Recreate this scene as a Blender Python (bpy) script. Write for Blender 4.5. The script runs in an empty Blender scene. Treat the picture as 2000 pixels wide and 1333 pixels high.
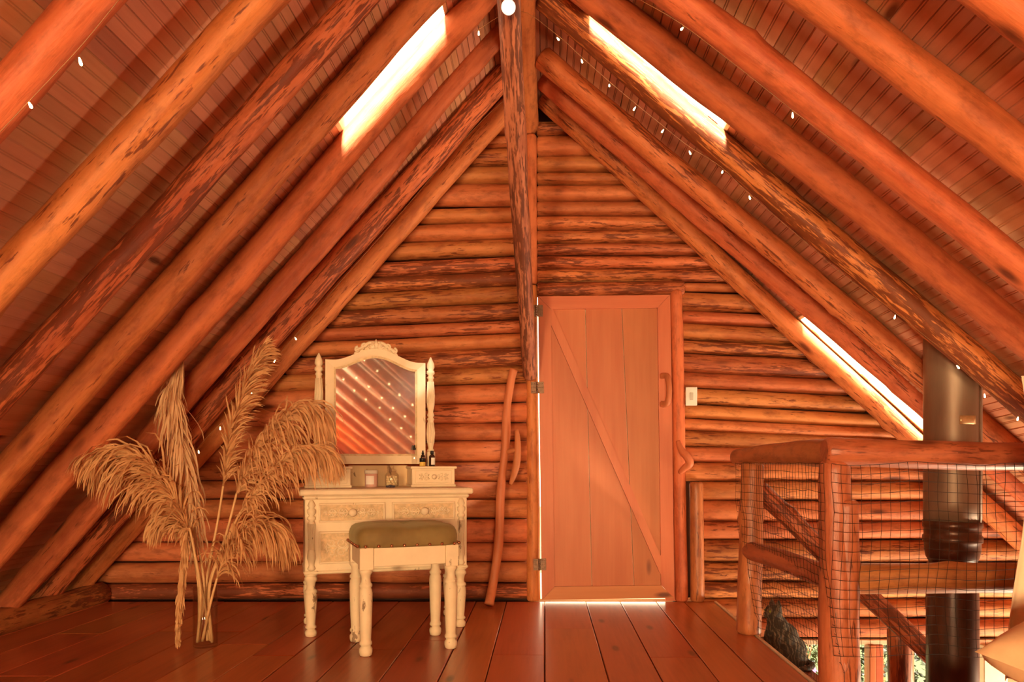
import bpy, math, random
from mathutils import Vector, Matrix, Quaternion, noise

random.seed(7)
scene = bpy.context.scene
COL = scene.collection

# ------------------------------------------------------------------ camera, world, light, exposure
F_PX, VPX, VPY, CAM_Z = 1550.0, 1064.0, 900.0, 0.887
cam_data = bpy.data.cameras.new('camera')
cam_data.sensor_width = 36.0
cam_data.lens = F_PX / 2000.0 * 36.0
cam_data.shift_x = (1000.0 - VPX) / 2000.0
cam_data.shift_y = (VPY - 666.5) / 2000.0
cam_data.clip_start = 0.05
cam_data.clip_end = 200
cam = bpy.data.objects.new('camera', cam_data)
cam.location = (0, 0, CAM_Z)
cam.rotation_euler = (math.pi / 2, 0, 0)
COL.objects.link(cam)
scene.camera = cam

world = bpy.data.worlds.new('world')
scene.world = world
world.use_nodes = True
bg = world.node_tree.nodes['Background']
bg.inputs['Color'].default_value = (1.0, 0.80, 0.52, 1)
bg.inputs['Strength'].default_value = 7.0

sun_d = bpy.data.lights.new('sun', 'SUN')
sun_d.energy = 85.0
sun_d.angle = math.radians(9)
sun_d.color = (1.0, 0.90, 0.75)
sun = bpy.data.objects.new('sun', sun_d)
sun.rotation_euler = Vector((0.03, 0.62, -0.78)).to_track_quat('-Z', 'Y').to_euler()
sun.location = (0, -6, 12)
COL.objects.link(sun)


def area(name, loc, target, sx, sy, power, color):
    d = bpy.data.lights.new(name, 'AREA')
    d.shape = 'RECTANGLE'
    d.size, d.size_y, d.energy, d.color = sx, sy, power, color
    o = bpy.data.objects.new(name, d)
    o.location = loc
    o.rotation_euler = (Vector(target) - Vector(loc)).to_track_quat('-Z', 'Y').to_euler()
    COL.objects.link(o)
    return o


# warm daylight that comes in through the two windows of the gable behind the camera
area('gable_window_daylight', (-1.70, -4.46, 0.80), (-0.3, 4.5, 1.4), 0.75, 0.8, 350, (1.0, 0.71, 0.365))
area('gable_window_daylight_east', (0.90, -4.46, 1.0), (-0.3, 4.0, 1.3), 1.0, 0.9, 270, (1.0, 0.71, 0.365))
# daylight from the lower storey's side window that rises through the stairwell
area('stairwell_window_daylight', (3.64, 4.35, -1.35), (-1.2, 2.6, 1.6), 1.0, 1.1, 185, (1.0, 0.79, 0.53))

scene.cycles.max_bounces = 6
scene.cycles.diffuse_bounces = 3
vs = scene.view_settings
vs.view_transform = 'Standard'
vs.look = 'None'
vs.exposure = 0.0
vs.gamma = 1.0
vs.use_curve_mapping = False


# ------------------------------------------------------------------ helpers
def P(px, py, Y):
    """a photograph pixel at depth Y as a place in the room"""
    return Vector(((px - VPX) / F_PX * Y, Y, CAM_Z + (VPY - py) / F_PX * Y))


def floor_at(px, py, z=0.0):
    Y = (CAM_Z - z) * F_PX / (py - VPY)
    return Vector(((px - VPX) / F_PX * Y, Y, z))


class MB:
    def __init__(self):
        self.v, self.f, self.s, self.m = [], [], [], []

    def add(self, verts, faces, smooth=False, mat=0):
        b = len(self.v)
        self.v += [tuple(x) for x in verts]
        for f in faces:
            self.f.append(tuple(i + b for i in f))
            self.s.append(smooth)
            self.m.append(mat)

    def box(self, x0, x1, y0, y1, z0, z1, bev=0.0, mat=0):
        if bev <= 0:
            v = [(x, y, z) for z in (z0, z1) for y in (y0, y1) for x in (x0, x1)]
            self.add(v, [(0, 2, 3, 1), (4, 5, 7, 6), (0, 1, 5, 4), (2, 6, 7, 3), (0, 4, 6, 2), (1, 3, 7, 5)], False, mat)
            return
        b = bev
        ring = [(x0 + b, y0), (x1 - b, y0), (x1, y0 + b), (x1, y1 - b), (x1 - b, y1), (x0 + b, y1), (x0, y1 - b), (x0, y0 + b)]
        ins = [(x0 + b, y0 + b), (x1 - b, y0 + b), (x1 - b, y0 + b), (x1 - b, y1 - b), (x1 - b, y1 - b), (x0 + b, y1 - b), (x0 + b, y1 - b), (x0 + b, y0 + b)]
        v = [(x, y, z0) for x, y in ins] + [(x, y, z0 + b) for x, y in ring] + [(x, y, z1 - b) for x, y in ring] + [(x, y, z1) for x, y in ins]
        f = []
        for k in range(3):
            for i in range(8):
                j = (i + 1) % 8
                f.append((k * 8 + i, k * 8 + j, k * 8 + 8 + j, k * 8 + 8 + i))
        f.append((7, 5, 3, 1))
        f.append((25, 27, 29, 31))
        self.add(v, f, False, mat)

    def tube(self, path, radii, n=8, cap=True, smooth=True, mat=0, flat=None):
        path = [Vector(p) for p in path]
        m = len(path)
        if not hasattr(radii, '__len__'):
            radii = [radii] * m
        vs_, fs = [], []
        up = None
        for i, p in enumerate(path):
            t = (path[min(i + 1, m - 1)] - path[max(i - 1, 0)])
            t = t.normalized() if t.length > 1e-9 else Vector((0, 0, 1))
            if up is None:
                up = t.orthogonal().normalized()
            else:
                up = (up - t * up.dot(t))
                up = up.normalized() if up.length > 1e-6 else t.orthogonal().normalized()
            w = t.cross(up)
            for k in range(n):
                a = 2 * math.pi * k / n
                q = p + (up * math.cos(a) + w * math.sin(a)) * radii[i]
                if flat:
                    q = Vector((q.x, p.y + (q.y - p.y) * flat, q.z))
                vs_.append(q)
        for i in range(m - 1):
            for k in range(n):
                l = (k + 1) % n
                fs.append((i * n + k, i * n + l, i * n + n + l, i * n + n + k))
        if cap:
            fs.append(tuple(range(n))[::-1])
            fs.append(tuple((m - 1) * n + k for k in range(n)))
        self.add(vs_, fs, smooth, mat)

    def lathe(self, prof, n=16, at=(0, 0, 0), half=False, smooth=True, mat=0, axis='Z'):
        """prof: list of (radius, height)"""
        vs_, fs = [], []
        for r, h in prof:
            for k in range(n):
                a = 2 * math.pi * k / n
                c, s = r * math.cos(a), r * math.sin(a)
                if axis == 'Z':
                    q = (at[0] + c, at[1] + s, at[2] + h)
                else:
                    q = (at[0] + c, at[1] - h, at[2] + s)
                vs_.append(q)
        m = len(prof)
        for i in range(m - 1):
            for k in range(n):
                l = (k + 1) % n
                fs.append((i * n + k, i * n + l, i * n + n + l, i * n + n + k))
        fs.append(tuple(range(n))[::-1])
        fs.append(tuple((m - 1) * n + k for k in range(n)))
        self.add(vs_, fs, smooth, mat)

    def ball(self, c, r, n=10, m=6, mat=0):
        rx, ry, rz = r if hasattr(r, '__len__') else (r, r, r)
        vs_, fs = [(c[0], c[1], c[2] - rz)], []
        for i in range(1, m):
            a = -math.pi / 2 + math.pi * i / m
            for k in range(n):
                b = 2 * math.pi * k / n
                vs_.append((c[0] + rx * math.cos(a) * math.cos(b), c[1] + ry * math.cos(a) * math.sin(b), c[2] + rz * math.sin(a)))
        vs_.append((c[0], c[1], c[2] + rz))
        top = len(vs_) - 1
        for k in range(n):
            l = (k + 1) % n
            fs.append((0, 1 + l, 1 + k))
            for i in range(m - 2):
                fs.append((1 + i * n + k, 1 + i * n + l, 1 + i * n + n + l, 1 + i * n + n + k))
            fs.append((1 + (m - 2) * n + k, 1 + (m - 2) * n + l, top))
        self.add(vs_, fs, True, mat)

    def prism(self, poly, y0, y1, mat=0):
        """polygon in x,z pulled along y"""
        n = len(poly)
        v = [(x, y0, z) for x, z in poly] + [(x, y1, z) for x, z in poly]
        f = [tuple(range(n)), tuple(range(2 * n - 1, n - 1, -1))]
        f += [(i, n + i, n + (i + 1) % n, (i + 1) % n) for i in range(n)]
        self.add(v, f, False, mat)

    def build(self, name, mats, parent=None, matrix=None):
        me = bpy.data.meshes.new(name)
        me.from_pydata(self.v, [], self.f)
        me.polygons.foreach_set('use_smooth', self.s)
        for mt in (mats if isinstance(mats, (list, tuple)) else [mats]):
            me.materials.append(mt)
        if any(self.m):
            me.polygons.foreach_set('material_index', self.m)
        me.update()
        return link(name, me, parent, matrix)


def link(name, me, parent=None, matrix=None):
    o = bpy.data.objects.new(name, me)
    COL.objects.link(o)
    if parent is not None:
        o.parent = parent
    if matrix is not None:
        o.matrix_local = matrix
    return o


def tag(o, label=None, cat=None, group=None, kind=None):
    for k, v in (('label', label), ('category', cat), ('group', group), ('kind', kind)):
        if v:
            o[k] = v
    return o


def empty(name, loc=(0, 0, 0), rz=0.0, **kw):
    o = bpy.data.objects.new(name, None)
    o.empty_display_size = 0.1
    o.location = loc
    o.rotation_euler = (0, 0, rz)
    COL.objects.link(o)
    return tag(o, **kw)


def smoothpath(pts, k=8):
    pts = [Vector(p) for p in pts]
    out = []
    for i in range(len(pts) - 1):
        p0, p1, p2, p3 = pts[max(i - 1, 0)], pts[i], pts[i + 1], pts[min(i + 2, len(pts) - 1)]
        for j in range(k):
            t = j / k
            out.append(0.5 * ((2 * p1) + (p2 - p0) * t + (2 * p0 - 5 * p1 + 4 * p2 - p3) * t * t + (3 * p1 - p0 - 3 * p2 + p3) * t ** 3))
    out.append(pts[-1])
    return out


# ------------------------------------------------------------------ materials
def new_mat(name):
    m = bpy.data.materials.new(name)
    m.use_nodes = True
    nt = m.node_tree
    b = nt.nodes['Principled BSDF']
    return m, nt, b


def N(nt, t, **kw):
    n = nt.nodes.new(t)
    for k, v in kw.items():
        setattr(n, k, v)
    return n


def mix(nt, fac, a, b, mode='MIX'):
    n = nt.nodes.new('ShaderNodeMix')
    n.data_type = 'RGBA'
    n.blend_type = mode
    for s, v in ((n.inputs[0], fac), (n.inputs[6], a), (n.inputs[7], b)):
        if hasattr(v, 'is_linked') or isinstance(v, bpy.types.NodeSocket):
            nt.links.new(v, s)
        elif hasattr(v, '__len__'):
            s.default_value = (*v[:3], 1)
        else:
            s.default_value = v
    return n.outputs[2]


def math_n(nt, op, a, b=None, clamp=False):
    n = nt.nodes.new('ShaderNodeMath')
    n.operation = op
    n.use_clamp = clamp
    for s, v in ((n.inputs[0], a), (n.inputs[1], b)):
        if v is None:
            continue
        if isinstance(v, bpy.types.NodeSocket):
            nt.links.new(v, s)
        else:
            s.default_value = v
    return n.outputs[0]


def ramp(nt, fac, stops):
    n = nt.nodes.new('ShaderNodeValToRGB')
    cr = n.color_ramp
    while len(cr.elements) < len(stops):
        cr.elements.new(0.5)
    for e, (p, c) in zip(cr.elements, stops):
        e.position = p
        e.color = (*c[:3], 1) if hasattr(c, '__len__') else (c, c, c, 1)
    nt.links.new(fac, n.inputs[0])
    return n.outputs[0]


def coords(nt, scale, rnd=40.0):
    """object coordinates, shifted for every object by its own random number"""
    tc = N(nt, 'ShaderNodeTexCoord')
    oi = N(nt, 'ShaderNodeObjectInfo')
    mul = N(nt, 'ShaderNodeVectorMath', operation='MULTIPLY')
    nt.links.new(tc.outputs['Object'], mul.inputs[0])
    mul.inputs[1].default_value = scale
    r = math_n(nt, 'MULTIPLY', oi.outputs['Random'], rnd)
    add = N(nt, 'ShaderNodeVectorMath', operation='ADD')
    nt.links.new(mul.outputs[0], add.inputs[0])
    nt.links.new(r, add.inputs[1])
    return add.outputs[0], oi.outputs['Random']


def noise_t(nt, vec, scale, detail=4, rough=0.55, dist=0.0):
    n = N(nt, 'ShaderNodeTexNoise')
    nt.links.new(vec, n.inputs['Vector'])
    n.inputs['Scale'].default_value = scale
    n.inputs['Detail'].default_value = detail
    n.inputs['Roughness'].default_value = rough
    n.inputs['Distortion'].default_value = dist
    return n.outputs['Fac']


def bump(nt, b, h, strength, dist=0.01):
    n = N(nt, 'ShaderNodeBump')
    n.inputs['Strength'].default_value = strength
    n.inputs['Distance'].default_value = dist
    nt.links.new(h, n.inputs['Height'])
    nt.links.new(n.outputs[0], b.inputs['Normal'])


def wood(name, light, dark, barkc, axis='X', rough=0.6, streak=1.0, bark=None, knots=0.3, spec=0.3, bumps=0.35, coat=0.0, tone_var=0.22, grain=1.0):
    m, nt, b = new_mat(name)
    i = 'XYZ'.index(axis)

    def sc(along, across):
        v = [across] * 3
        v[i] = along
        return v
    v1, rnd = coords(nt, sc(0.9, 7))
    v2, _ = coords(nt, sc(3.0, 60))
    v3, _ = coords(nt, sc(8.5, 78))
    v5, _ = coords(nt, sc(9.0, 24))
    v4, _ = coords(nt, sc(5.5, 13))
    broad = noise_t(nt, v1, 1.0, 2, 0.6)
    fine = noise_t(nt, v2, 1.0 * grain, 3, 0.6)
    f = math_n(nt, 'ADD', math_n(nt, 'MULTIPLY', broad, 0.75), math_n(nt, 'MULTIPLY', fine, 0.45 * streak))
    col = ramp(nt, f, [(0.36, dark), (0.62, light), (0.8, [min(1, c * 1.12) for c in light])])
    # every piece of timber has a tone of its own
    tone = math_n(nt, 'ADD', math_n(nt, 'MULTIPLY', rnd, tone_var), 1.0 - tone_var * 0.6)
    hs = N(nt, 'ShaderNodeHueSaturation')
    nt.links.new(col, hs.inputs['Color'])
    nt.links.new(tone, hs.inputs['Value'])
    hue = math_n(nt, 'ADD', math_n(nt, 'MULTIPLY', math_n(nt, 'FRACT', math_n(nt, 'MULTIPLY', rnd, 17.3)), 0.02), 0.49)
    nt.links.new(hue, hs.inputs['Hue'])
    col = hs.outputs[0]
    height = fine
    if bark is not None:
        at = N(nt, 'ShaderNodeAttribute', attribute_type='OBJECT', attribute_name='bark')
        n1 = noise_t(nt, v3, 1.0, 3, 0.62, 0.4)
        n2 = noise_t(nt, v1, 1.6, 1, 0.5, 0.0)
        thr = math_n(nt, 'ADD', n1, math_n(nt, 'MULTIPLY', math_n(nt, 'SUBTRACT', n2, 0.5), 0.55))
        thr = math_n(nt, 'ADD', thr, math_n(nt, 'SUBTRACT', at.outputs['Fac'], 0.5))
        mask = ramp(nt, thr, [(0.575, 0.0), (0.635, 1.0)])
        col = mix(nt, math_n(nt, 'MULTIPLY', mask, 0.86), col, barkc)
        height = n1
        mot = noise_t(nt, v5, 1.0, 4, 0.7)
        col = mix(nt, math_n(nt, 'MULTIPLY', ramp(nt, mot, [(0.50, 0.0), (0.74, 1.0)]), 0.62), col, [c * 0.42 for c in dark])
        col = mix(nt, math_n(nt, 'MULTIPLY', ramp(nt, mot, [(0.26, 1.0), (0.46, 0.0)]), 0.35), col, [min(1, c * 1.22) for c in light])
        # reddish stain between the peeled strips
        n3 = noise_t(nt, v4, 1.0, 2, 0.6)
        col = mix(nt, math_n(nt, 'MULTIPLY', ramp(nt, n3, [(0.52, 0.0), (0.72, 1.0)]), 0.45), col, [barkc[0] * 2.2, barkc[1] * 2.0, barkc[2] * 1.8])
    if knots > 0:
        vk, _ = coords(nt, sc(2.6, 8.5))
        vo = N(nt, 'ShaderNodeTexVoronoi')
        nt.links.new(vk, vo.inputs['Vector'])
        vo.inputs['Scale'].default_value = 1.0
        wn = N(nt, 'ShaderNodeSeparateColor')
        nt.links.new(vo.outputs['Color'], wn.inputs[0])
        has = math_n(nt, 'LESS_THAN', wn.outputs[0], knots)
        spot = ramp(nt, vo.outputs['Distance'], [(0.08, 1.0), (0.19, 0.0)])
        halo = ramp(nt, vo.outputs['Distance'], [(0.14, 1.0), (0.40, 0.0)])
        col = mix(nt, math_n(nt, 'MULTIPLY', math_n(nt, 'MULTIPLY', halo, has), 0.35), col, dark)
        col = mix(nt, math_n(nt, 'MULTIPLY', math_n(nt, 'MULTIPLY', spot, has), 0.85), col, [c * 0.75 for c in barkc])
    nt.links.new(col, b.inputs['Base Color'])
    b.inputs['Roughness'].default_value = rough
    b.inputs['Specular IOR Level'].default_value = spec
    if coat:
        b.inputs['Coat Weight'].default_value = coat
        b.inputs['Coat Roughness'].default_value = 0.22
    bump(nt, b, height, bumps, 0.006)
    return m


def plain(name, col, rough=0.5, metal=0.0, spec=0.4, var=0.0, scale=12.0, trans=0.0, emit=None, estr=0.0, bumps=0.0):
    m, nt, b = new_mat(name)
    b.inputs['Base Color'].default_value = (*col, 1)
    b.inputs['Roughness'].default_value = rough
    b.inputs['Metallic'].default_value = metal
    b.inputs['Specular IOR Level'].default_value = spec
    v, _ = coords(nt, (1, 1, 1))
    n = noise_t(nt, v, scale, 4, 0.6)
    if var:
        c = ramp(nt, n, [(0.3, [x * (1 - var) for x in col]), (0.7, [min(1, x * (1 + var)) for x in col])])
        nt.links.new(c, b.inputs['Base Color'])
    if bumps:
        bump(nt, b, n, bumps, 0.004)
    if trans:
        b.inputs['Transmission Weight'].default_value = trans
    if emit:
        b.inputs['Emission Color'].default_value = (*emit, 1)
        b.inputs['Emission Strength'].default_value = estr
    return m


BARK = (0.13, 0.026, 0.009)
M = {}
M['log'] = wood('peeled_log', (0.62, 0.19, 0.062), (0.43, 0.098, 0.027), BARK, 'X', bark=True, knots=0.3, rough=0.55)
M['walllog'] = wood('wall_log', (0.60, 0.195, 0.066), (0.37, 0.088, 0.026), BARK, 'X', bark=True, knots=0.2, rough=0.62, tone_var=0.34)
M['brace'] = wood('weathered_log', (0.56, 0.22, 0.10), (0.28, 0.075, 0.03), (0.10, 0.028, 0.014), 'X', bark=True, knots=0.2, rough=0.6)
M['rail'] = wood('worn_rail_log', (0.50, 0.155, 0.052), (0.30, 0.078, 0.024), BARK, 'X', bark=True, knots=0.25, rough=0.42, spec=0.45)
M['ceil'] = wood('ceiling_pine', (0.72, 0.34, 0.19), (0.58, 0.24, 0.12), BARK, 'Y', knots=0.16, rough=0.5, bumps=0.08, tone_var=0.3, streak=0.7)
M['floor'] = wood('varnished_floor', (0.50, 0.122, 0.038), (0.34, 0.066, 0.019), (0.12, 0.02, 0.007), 'Y', knots=0.30, rough=0.36, spec=0.5, bumps=0.06, coat=0.35, tone_var=0.3)
M['door'] = wood('pale_pine_door', (0.58, 0.185, 0.066), (0.50, 0.14, 0.045), BARK, 'Z', knots=0.32, rough=0.45, bumps=0.05, tone_var=0.12, streak=0.6)
M['doorx'] = wood('pale_pine_rail', (0.60, 0.195, 0.07), (0.52, 0.15, 0.05), BARK, 'X', knots=0.18, rough=0.45, bumps=0.05, tone_var=0.12, streak=0.6)
M['stick'] = wood('smooth_stick', (0.56, 0.19, 0.07), (0.40, 0.11, 0.04), BARK, 'Z', knots=0.2, rough=0.5, bumps=0.15)
M['gap_shade'] = plain('painted_gap_shade', (0.05, 0.018, 0.010), 0.9)  # near-black backing colour stands in for shade in log and plank joints
M['cream_frame'] = plain('cream_frame', (0.80, 0.62, 0.40), 0.6, var=0.08)
M['hinge'] = plain('rusty_steel', (0.20, 0.105, 0.06), 0.5, metal=0.4, var=0.4, scale=60)
M['white_plastic'] = plain('white_plastic', (0.85, 0.82, 0.74), 0.35)
M['shade_wall'] = plain('plain_boards', (0.42, 0.16, 0.07), 0.7, var=0.15)


def glass_mat(name, col=(1, 1, 1), rough=0.0):
    m, nt, b = new_mat(name)
    nt.nodes.remove(b)
    out = nt.nodes['Material Output']
    tr = N(nt, 'ShaderNodeBsdfTransparent')
    tr.inputs[0].default_value = (*col, 1)
    gl = N(nt, 'ShaderNodeBsdfGlossy')
    gl.inputs['Roughness'].default_value = 0.03
    fr = N(nt, 'ShaderNodeLayerWeight')
    fr.inputs[0].default_value = 0.5
    ms = N(nt, 'ShaderNodeMixShader')
    nt.links.new(math_n(nt, 'ADD', math_n(nt, 'MULTIPLY', math_n(nt, 'POWER', fr.outputs['Facing'], 3.0), 0.5), 0.03), ms.inputs[0])
    nt.links.new(tr.outputs[0], ms.inputs[1])
    nt.links.new(gl.outputs[0], ms.inputs[2])
    nt.links.new(ms.outputs[0], out.inputs['Surface'])
    return m


M['pane'] = glass_mat('clear_pane', (0.97, 0.97, 0.97))
M['vase'] = glass_mat('vase_glass', (0.97, 0.96, 0.95))

# ------------------------------------------------------------------ logs
def make_log(name, p0, p1, r0, r1=None, parent=None, mat=None, bark=0.45, seed=None, bend=0.012, wob=0.05, seg=0.09, n=14,
             knobs=0, squash=1.0, taper_end=False, vis=None):
    """one natural tree trunk, its own x axis along its length"""
    r1 = r0 if r1 is None else r1
    p0, p1 = Vector(p0), Vector(p1)
    d = p1 - p0
    L = d.length
    seed = random.random() * 100 if seed is None else seed
    rr = random.Random(int(seed * 1000))
    m = max(3, int(L / seg) + 1)
    kn = [(rr.uniform(0.05, 0.95) * L, rr.uniform(0, 6.283), rr.uniform(0.008, 0.018)) for _ in range(knobs)]
    vs_, fs = [], []
    xs = [L * i / (m - 1) for i in range(m)]
    rows = [(xs[0], 0.86)] + [(x, 1.0) for x in xs[1:-1]]
    rows = [(xs[0] - 0.0, 0.82), (xs[0] + 0.012, 1.0)] + [(x, 1.0) for x in xs[1:-1]] + [(xs[-1] - 0.012, 1.0), (xs[-1], 0.82)]
    for x, e in rows:
        t = x / L
        r = (r0 + (r1 - r0) * t) * e
        cy = bend * (noise.noise(Vector((x * 0.8, seed, 1.3))) + 0.3 * noise.noise(Vector((x * 3.1, seed, 9.0))))
        cz = bend * (noise.noise(Vector((x * 0.8, seed, 7.7))) + 0.3 * noise.noise(Vector((x * 3.1, seed, 4.0))))
        for k in range(n):
            a = 2 * math.pi * k / n
            q = r * (1 + wob * noise.noise(Vector((x * 3.2, math.cos(a) * 1.3 + seed, math.sin(a) * 1.3))) +
                     0.5 * wob * noise.noise(Vector((x * 9, math.cos(a) * 2.6 + seed, math.sin(a) * 2.6))))
            for kx, ka, kh in kn:
                da = (a - ka + math.pi) % (2 * math.pi) - math.pi
                q += kh * math.exp(-((x - kx) / 0.035) ** 2 - (da / 0.4) ** 2)
            vs_.append((x, cy + q * math.cos(a) * squash, cz + q * math.sin(a)))
    mm = len(rows)
    for i in range(mm - 1):
        for k in range(n):
            l = (k + 1) % n
            fs.append((i * n + k, i * n + l, i * n + n + l, i * n + n + k))
    fs.append(tuple(range(n))[::-1])
    fs.append(tuple((mm - 1) * n + k for k in range(n)))
    me = bpy.data.meshes.new(name)
    me.from_pydata(vs_, [], fs)
    sm = [True] * (len(fs) - 2) + [False] * 2
    me.polygons.foreach_set('use_smooth', sm)
    me.materials.append(mat or M['log'])
    me.update()
    zref = Vector((0, 0, 1)) if abs(d.normalized().z) < 0.95 else Vector((0, 1, 0))
    X = d.normalized()
    Yv = zref.cross(X).normalized()
    Z = X.cross(Yv)
    mw = Matrix(((X.x, Yv.x, Z.x, p0.x), (X.y, Yv.y, Z.y, p0.y), (X.z, Yv.z, Z.z, p0.z), (0, 0, 0, 1)))
    o = link(name, me, parent, mw)
    o['bark'] = float(bark)
    return o


# ------------------------------------------------------------------ roof: where its rafters run
RY = [4.90, 4.565, 4.19, 3.69, 3.31, 2.89, 2.455, 2.0]
LPX = [((982, 250), (172, 1155)), ((927, 250), (112, 1167)), ((905, 180), (50, 1175)), ((855, 135), (0, 1107)),
       ((872, 0), (30, 950)), ((740, 0), (5, 805)), ((562, 0), (9, 600)), ((232, 0), (0, 255))]
RPX = [((1049, 210), (1755, 862)), ((1107, 222), (1810, 824)), ((1107, 180), (1808, 765)), ((1240, 182), (2000, 825)),
       ((1112, 0), (2000, 701)), ((1277, 8), (2000, 570)), ((1539, 0), (2000, 355)), ((1890, 0), (2000, 80))]
LD = [0.130, 0.140, 0.122, 0.134, 0.124, 0.112, 0.116, 0.110]
RD = [0.125, 0.124, 0.124, 0.138, 0.142, 0.118, 0.128, 0.115]
LBARK = [0.42, 0.58, 0.40, 0.36, 0.46, 0.58, 0.44, 0.30]
RBARK = [0.48, 0.44, 0.50, 0.66, 0.34, 0.36, 0.34, 0.26]
RIDGE_X, RIDGE_Z, RIDGE_R = -0.11, 3.002, 0.068
Y_BACK, Y_REAR = 5.0, -4.6


def under(px):
    (a, b), Y = px[0], px[1]
    return P(*a, Y), P(*b, Y)


def zl(x, Y):                       # underside of the boards, left slope
    return 2.132 + 0.197 + 1.115 * (x + 1)


def slope_r(Y):
    t = min(1, max(0, (Y - 2.2) / 2.7))
    return 0.748 + (0.905 - 0.748) * t


def zr(x, Y):
    return 2.10 + 0.172 - slope_r(Y) * (x - 1)


RID = -0.17
SECT = [5.25, 4.75, 4.25, 3.63, 3.37, 2.9, 2.4, 2.0, 1.2, 0.2, -1.2, -3.0, Y_REAR]


def roof_boards(parent, side, dx, xmax, holes, bead_from=0):
    """tongue-and-groove boards that run the length of the roof; a hole is (x0, x1, y0, y1)"""
    zf = zl if side < 0 else zr
    w = dx
    count = int((xmax) / dx)
    for i in range(count):
        a, b2 = RID + side * i * dx, RID + side * (i + 1) * dx
        cuts = [(Y_REAR, 5.25)]
        mid = (a + b2) / 2
        for hx0, hx1, hy0, hy1 in holes:
            if hx0 <= mid <= hx1:
                nc = []
                for c0, c1 in cuts:
                    if c0 < hy0 < c1:
                        nc += [(c0, hy0), (hy1, c1)]
                    else:
                        nc.append((c0, c1))
                cuts = nc
        g = 0.008 + 0.001 * random.random()
        if i >= bead_from:
            prof = [(0.0, g), (0.035, 0.0), (0.43, 0.0), (0.455, 0.006), (0.48, 0.0), (0.52, 0.0), (0.545, 0.006), (0.57, 0.0), (0.965, 0.0), (1.0, g), (1.0, 0.02), (0.0, 0.02)]
        else:
            prof = [(0.0, g), (0.03, 0.0), (0.5, 0.0), (0.97, 0.0), (1.0, g), (1.0, 0.02), (0.0, 0.02)]
        jog = random.uniform(-0.0012, 0.0012)
        for c0, c1 in cuts:
            ys = [c0] + sorted(y for y in SECT if c0 + 0.02 < y < c1 - 0.02) + [c1]
            vs_, fs = [], []
            k = len(prof)
            for y in ys:
                for u, h in prof:
                    x = a + (b2 - a) * u
                    vs_.append((x, y, zf(x, y) + (h + jog) * 1.35))
            for s in range(len(ys) - 1):
                for q in range(k):
                    l = (q + 1) % k
                    f = (s * k + q, s * k + l, s * k + k + l, s * k + k + q)
                    fs.append(f if side > 0 else f[::-1])
            fs.append(tuple(range(k)) if side > 0 else tuple(range(k))[::-1])
            e = tuple((len(ys) - 1) * k + q for q in range(k))
            fs.append(e[::-1] if side > 0 else e)
            me = bpy.data.meshes.new('board')
            me.from_pydata(vs_, [], fs)
            me.materials.append(M['ceil'])
            me.update()
            link('board', me, parent)


def roof_shell(name, side, xmax, holes):
    zf = zl if side < 0 else zr
    xs = sorted({RID, RID + side * xmax} | {h[0] for h in holes} | {h[1] for h in holes})
    ys = sorted(set(SECT) | {h[2] for h in holes} | {h[3] for h in holes})
    mb = MB()
    for lo, hi in ((0.03, 0.10),):
        for i in range(len(xs) - 1):
            for j in range(len(ys) - 1):
                cx, cy = (xs[i] + xs[i + 1]) / 2, (ys[j] + ys[j + 1]) / 2
                if any(h[0] < cx < h[1] and h[2] < cy < h[3] for h in holes):
                    continue
                q = [(xs[i], ys[j]), (xs[i + 1], ys[j]), (xs[i + 1], ys[j + 1]), (xs[i], ys[j + 1])]
                v = [(x, y, zf(x, y) + lo) for x, y in q] + [(x, y, zf(x, y) + hi) for x, y in q]
                mb.add(v, [(0, 3, 2, 1), (4, 5, 6, 7), (0, 1, 5, 4), (1, 2, 6, 5), (2, 3, 7, 6), (3, 0, 4, 7)])
    return mb.build(name, M['shade_wall'])


DXL, DXR = 0.055, 0.072


def snap(side, dx, a, b):
    i0, i1 = round((a - RID) / (side * dx)), round((b - RID) / (side * dx))
    return sorted((RID + side * i0 * dx, RID + side * i1 * dx))


hl = snap(-1, DXL, -0.43, -0.95)
hr = snap(1, DXR, 0.20, 0.87)
h3 = snap(1, DXR, 1.57, 2.45)
HOLES_L = [(hl[0], hl[1], 3.455, 3.70)]
HOLES_R = [(hr[0], hr[1], 3.475, 3.675), (h3[0], h3[1], 4.68, 4.885)]

ceil_l = roof_shell('ceiling_left', -1, 2.95, HOLES_L)
tag(ceil_l, 'steep west roof slope of beaded pine boards over peeled log rafters', kind='structure')
ceil_r = roof_shell('ceiling_right', 1, 4.0, HOLES_R)
tag(ceil_r, 'east roof slope of pine boards over log rafters above the stairwell', kind='structure')
roof_boards(ceil_l, -1, DXL, 2.95, HOLES_L)
roof_boards(ceil_r, 1, DXR, 4.0, HOLES_R)
cap = MB()
cap.prism([(-0.36, 3.12), (-0.17, 3.30), (0.06, 3.20), (0.06, 3.45), (-0.36, 3.45)], Y_REAR, 5.25)
cap.build('ridge_cap', M['shade_wall'], ceil_l)

EXTRA_Y = [1.5, 1.0, 0.5, 0.0, -0.5, -1.0, -1.5, -2.0, -2.5, -3.0, -3.5, -4.0, -4.45]


def rafter(parent, side, Y, a, b, dia, bark, knobs=4):
    """a, b: two points of the log's underside line"""
    sl = (b.z - a.z) / (b.x - a.x)
    nrm = Vector((-sl, 0, 1)).normalized()
    off = nrm * (dia / 2)
    xt = RIDGE_X + side * 0.055
    xb = -2.99 if side < 0 else 3.55
    top = Vector((xt, Y, a.z + sl * (xt - a.x))) + off
    bot = Vector((xb, Y, a.z + sl * (xb - a.x))) + off
    return make_log('rafter', bot, top, dia / 2 * 1.03, dia / 2 * 0.97, parent, M['log'], bark, bend=0.016, wob=0.06, seg=0.055, n=18, knobs=knobs)


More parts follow.
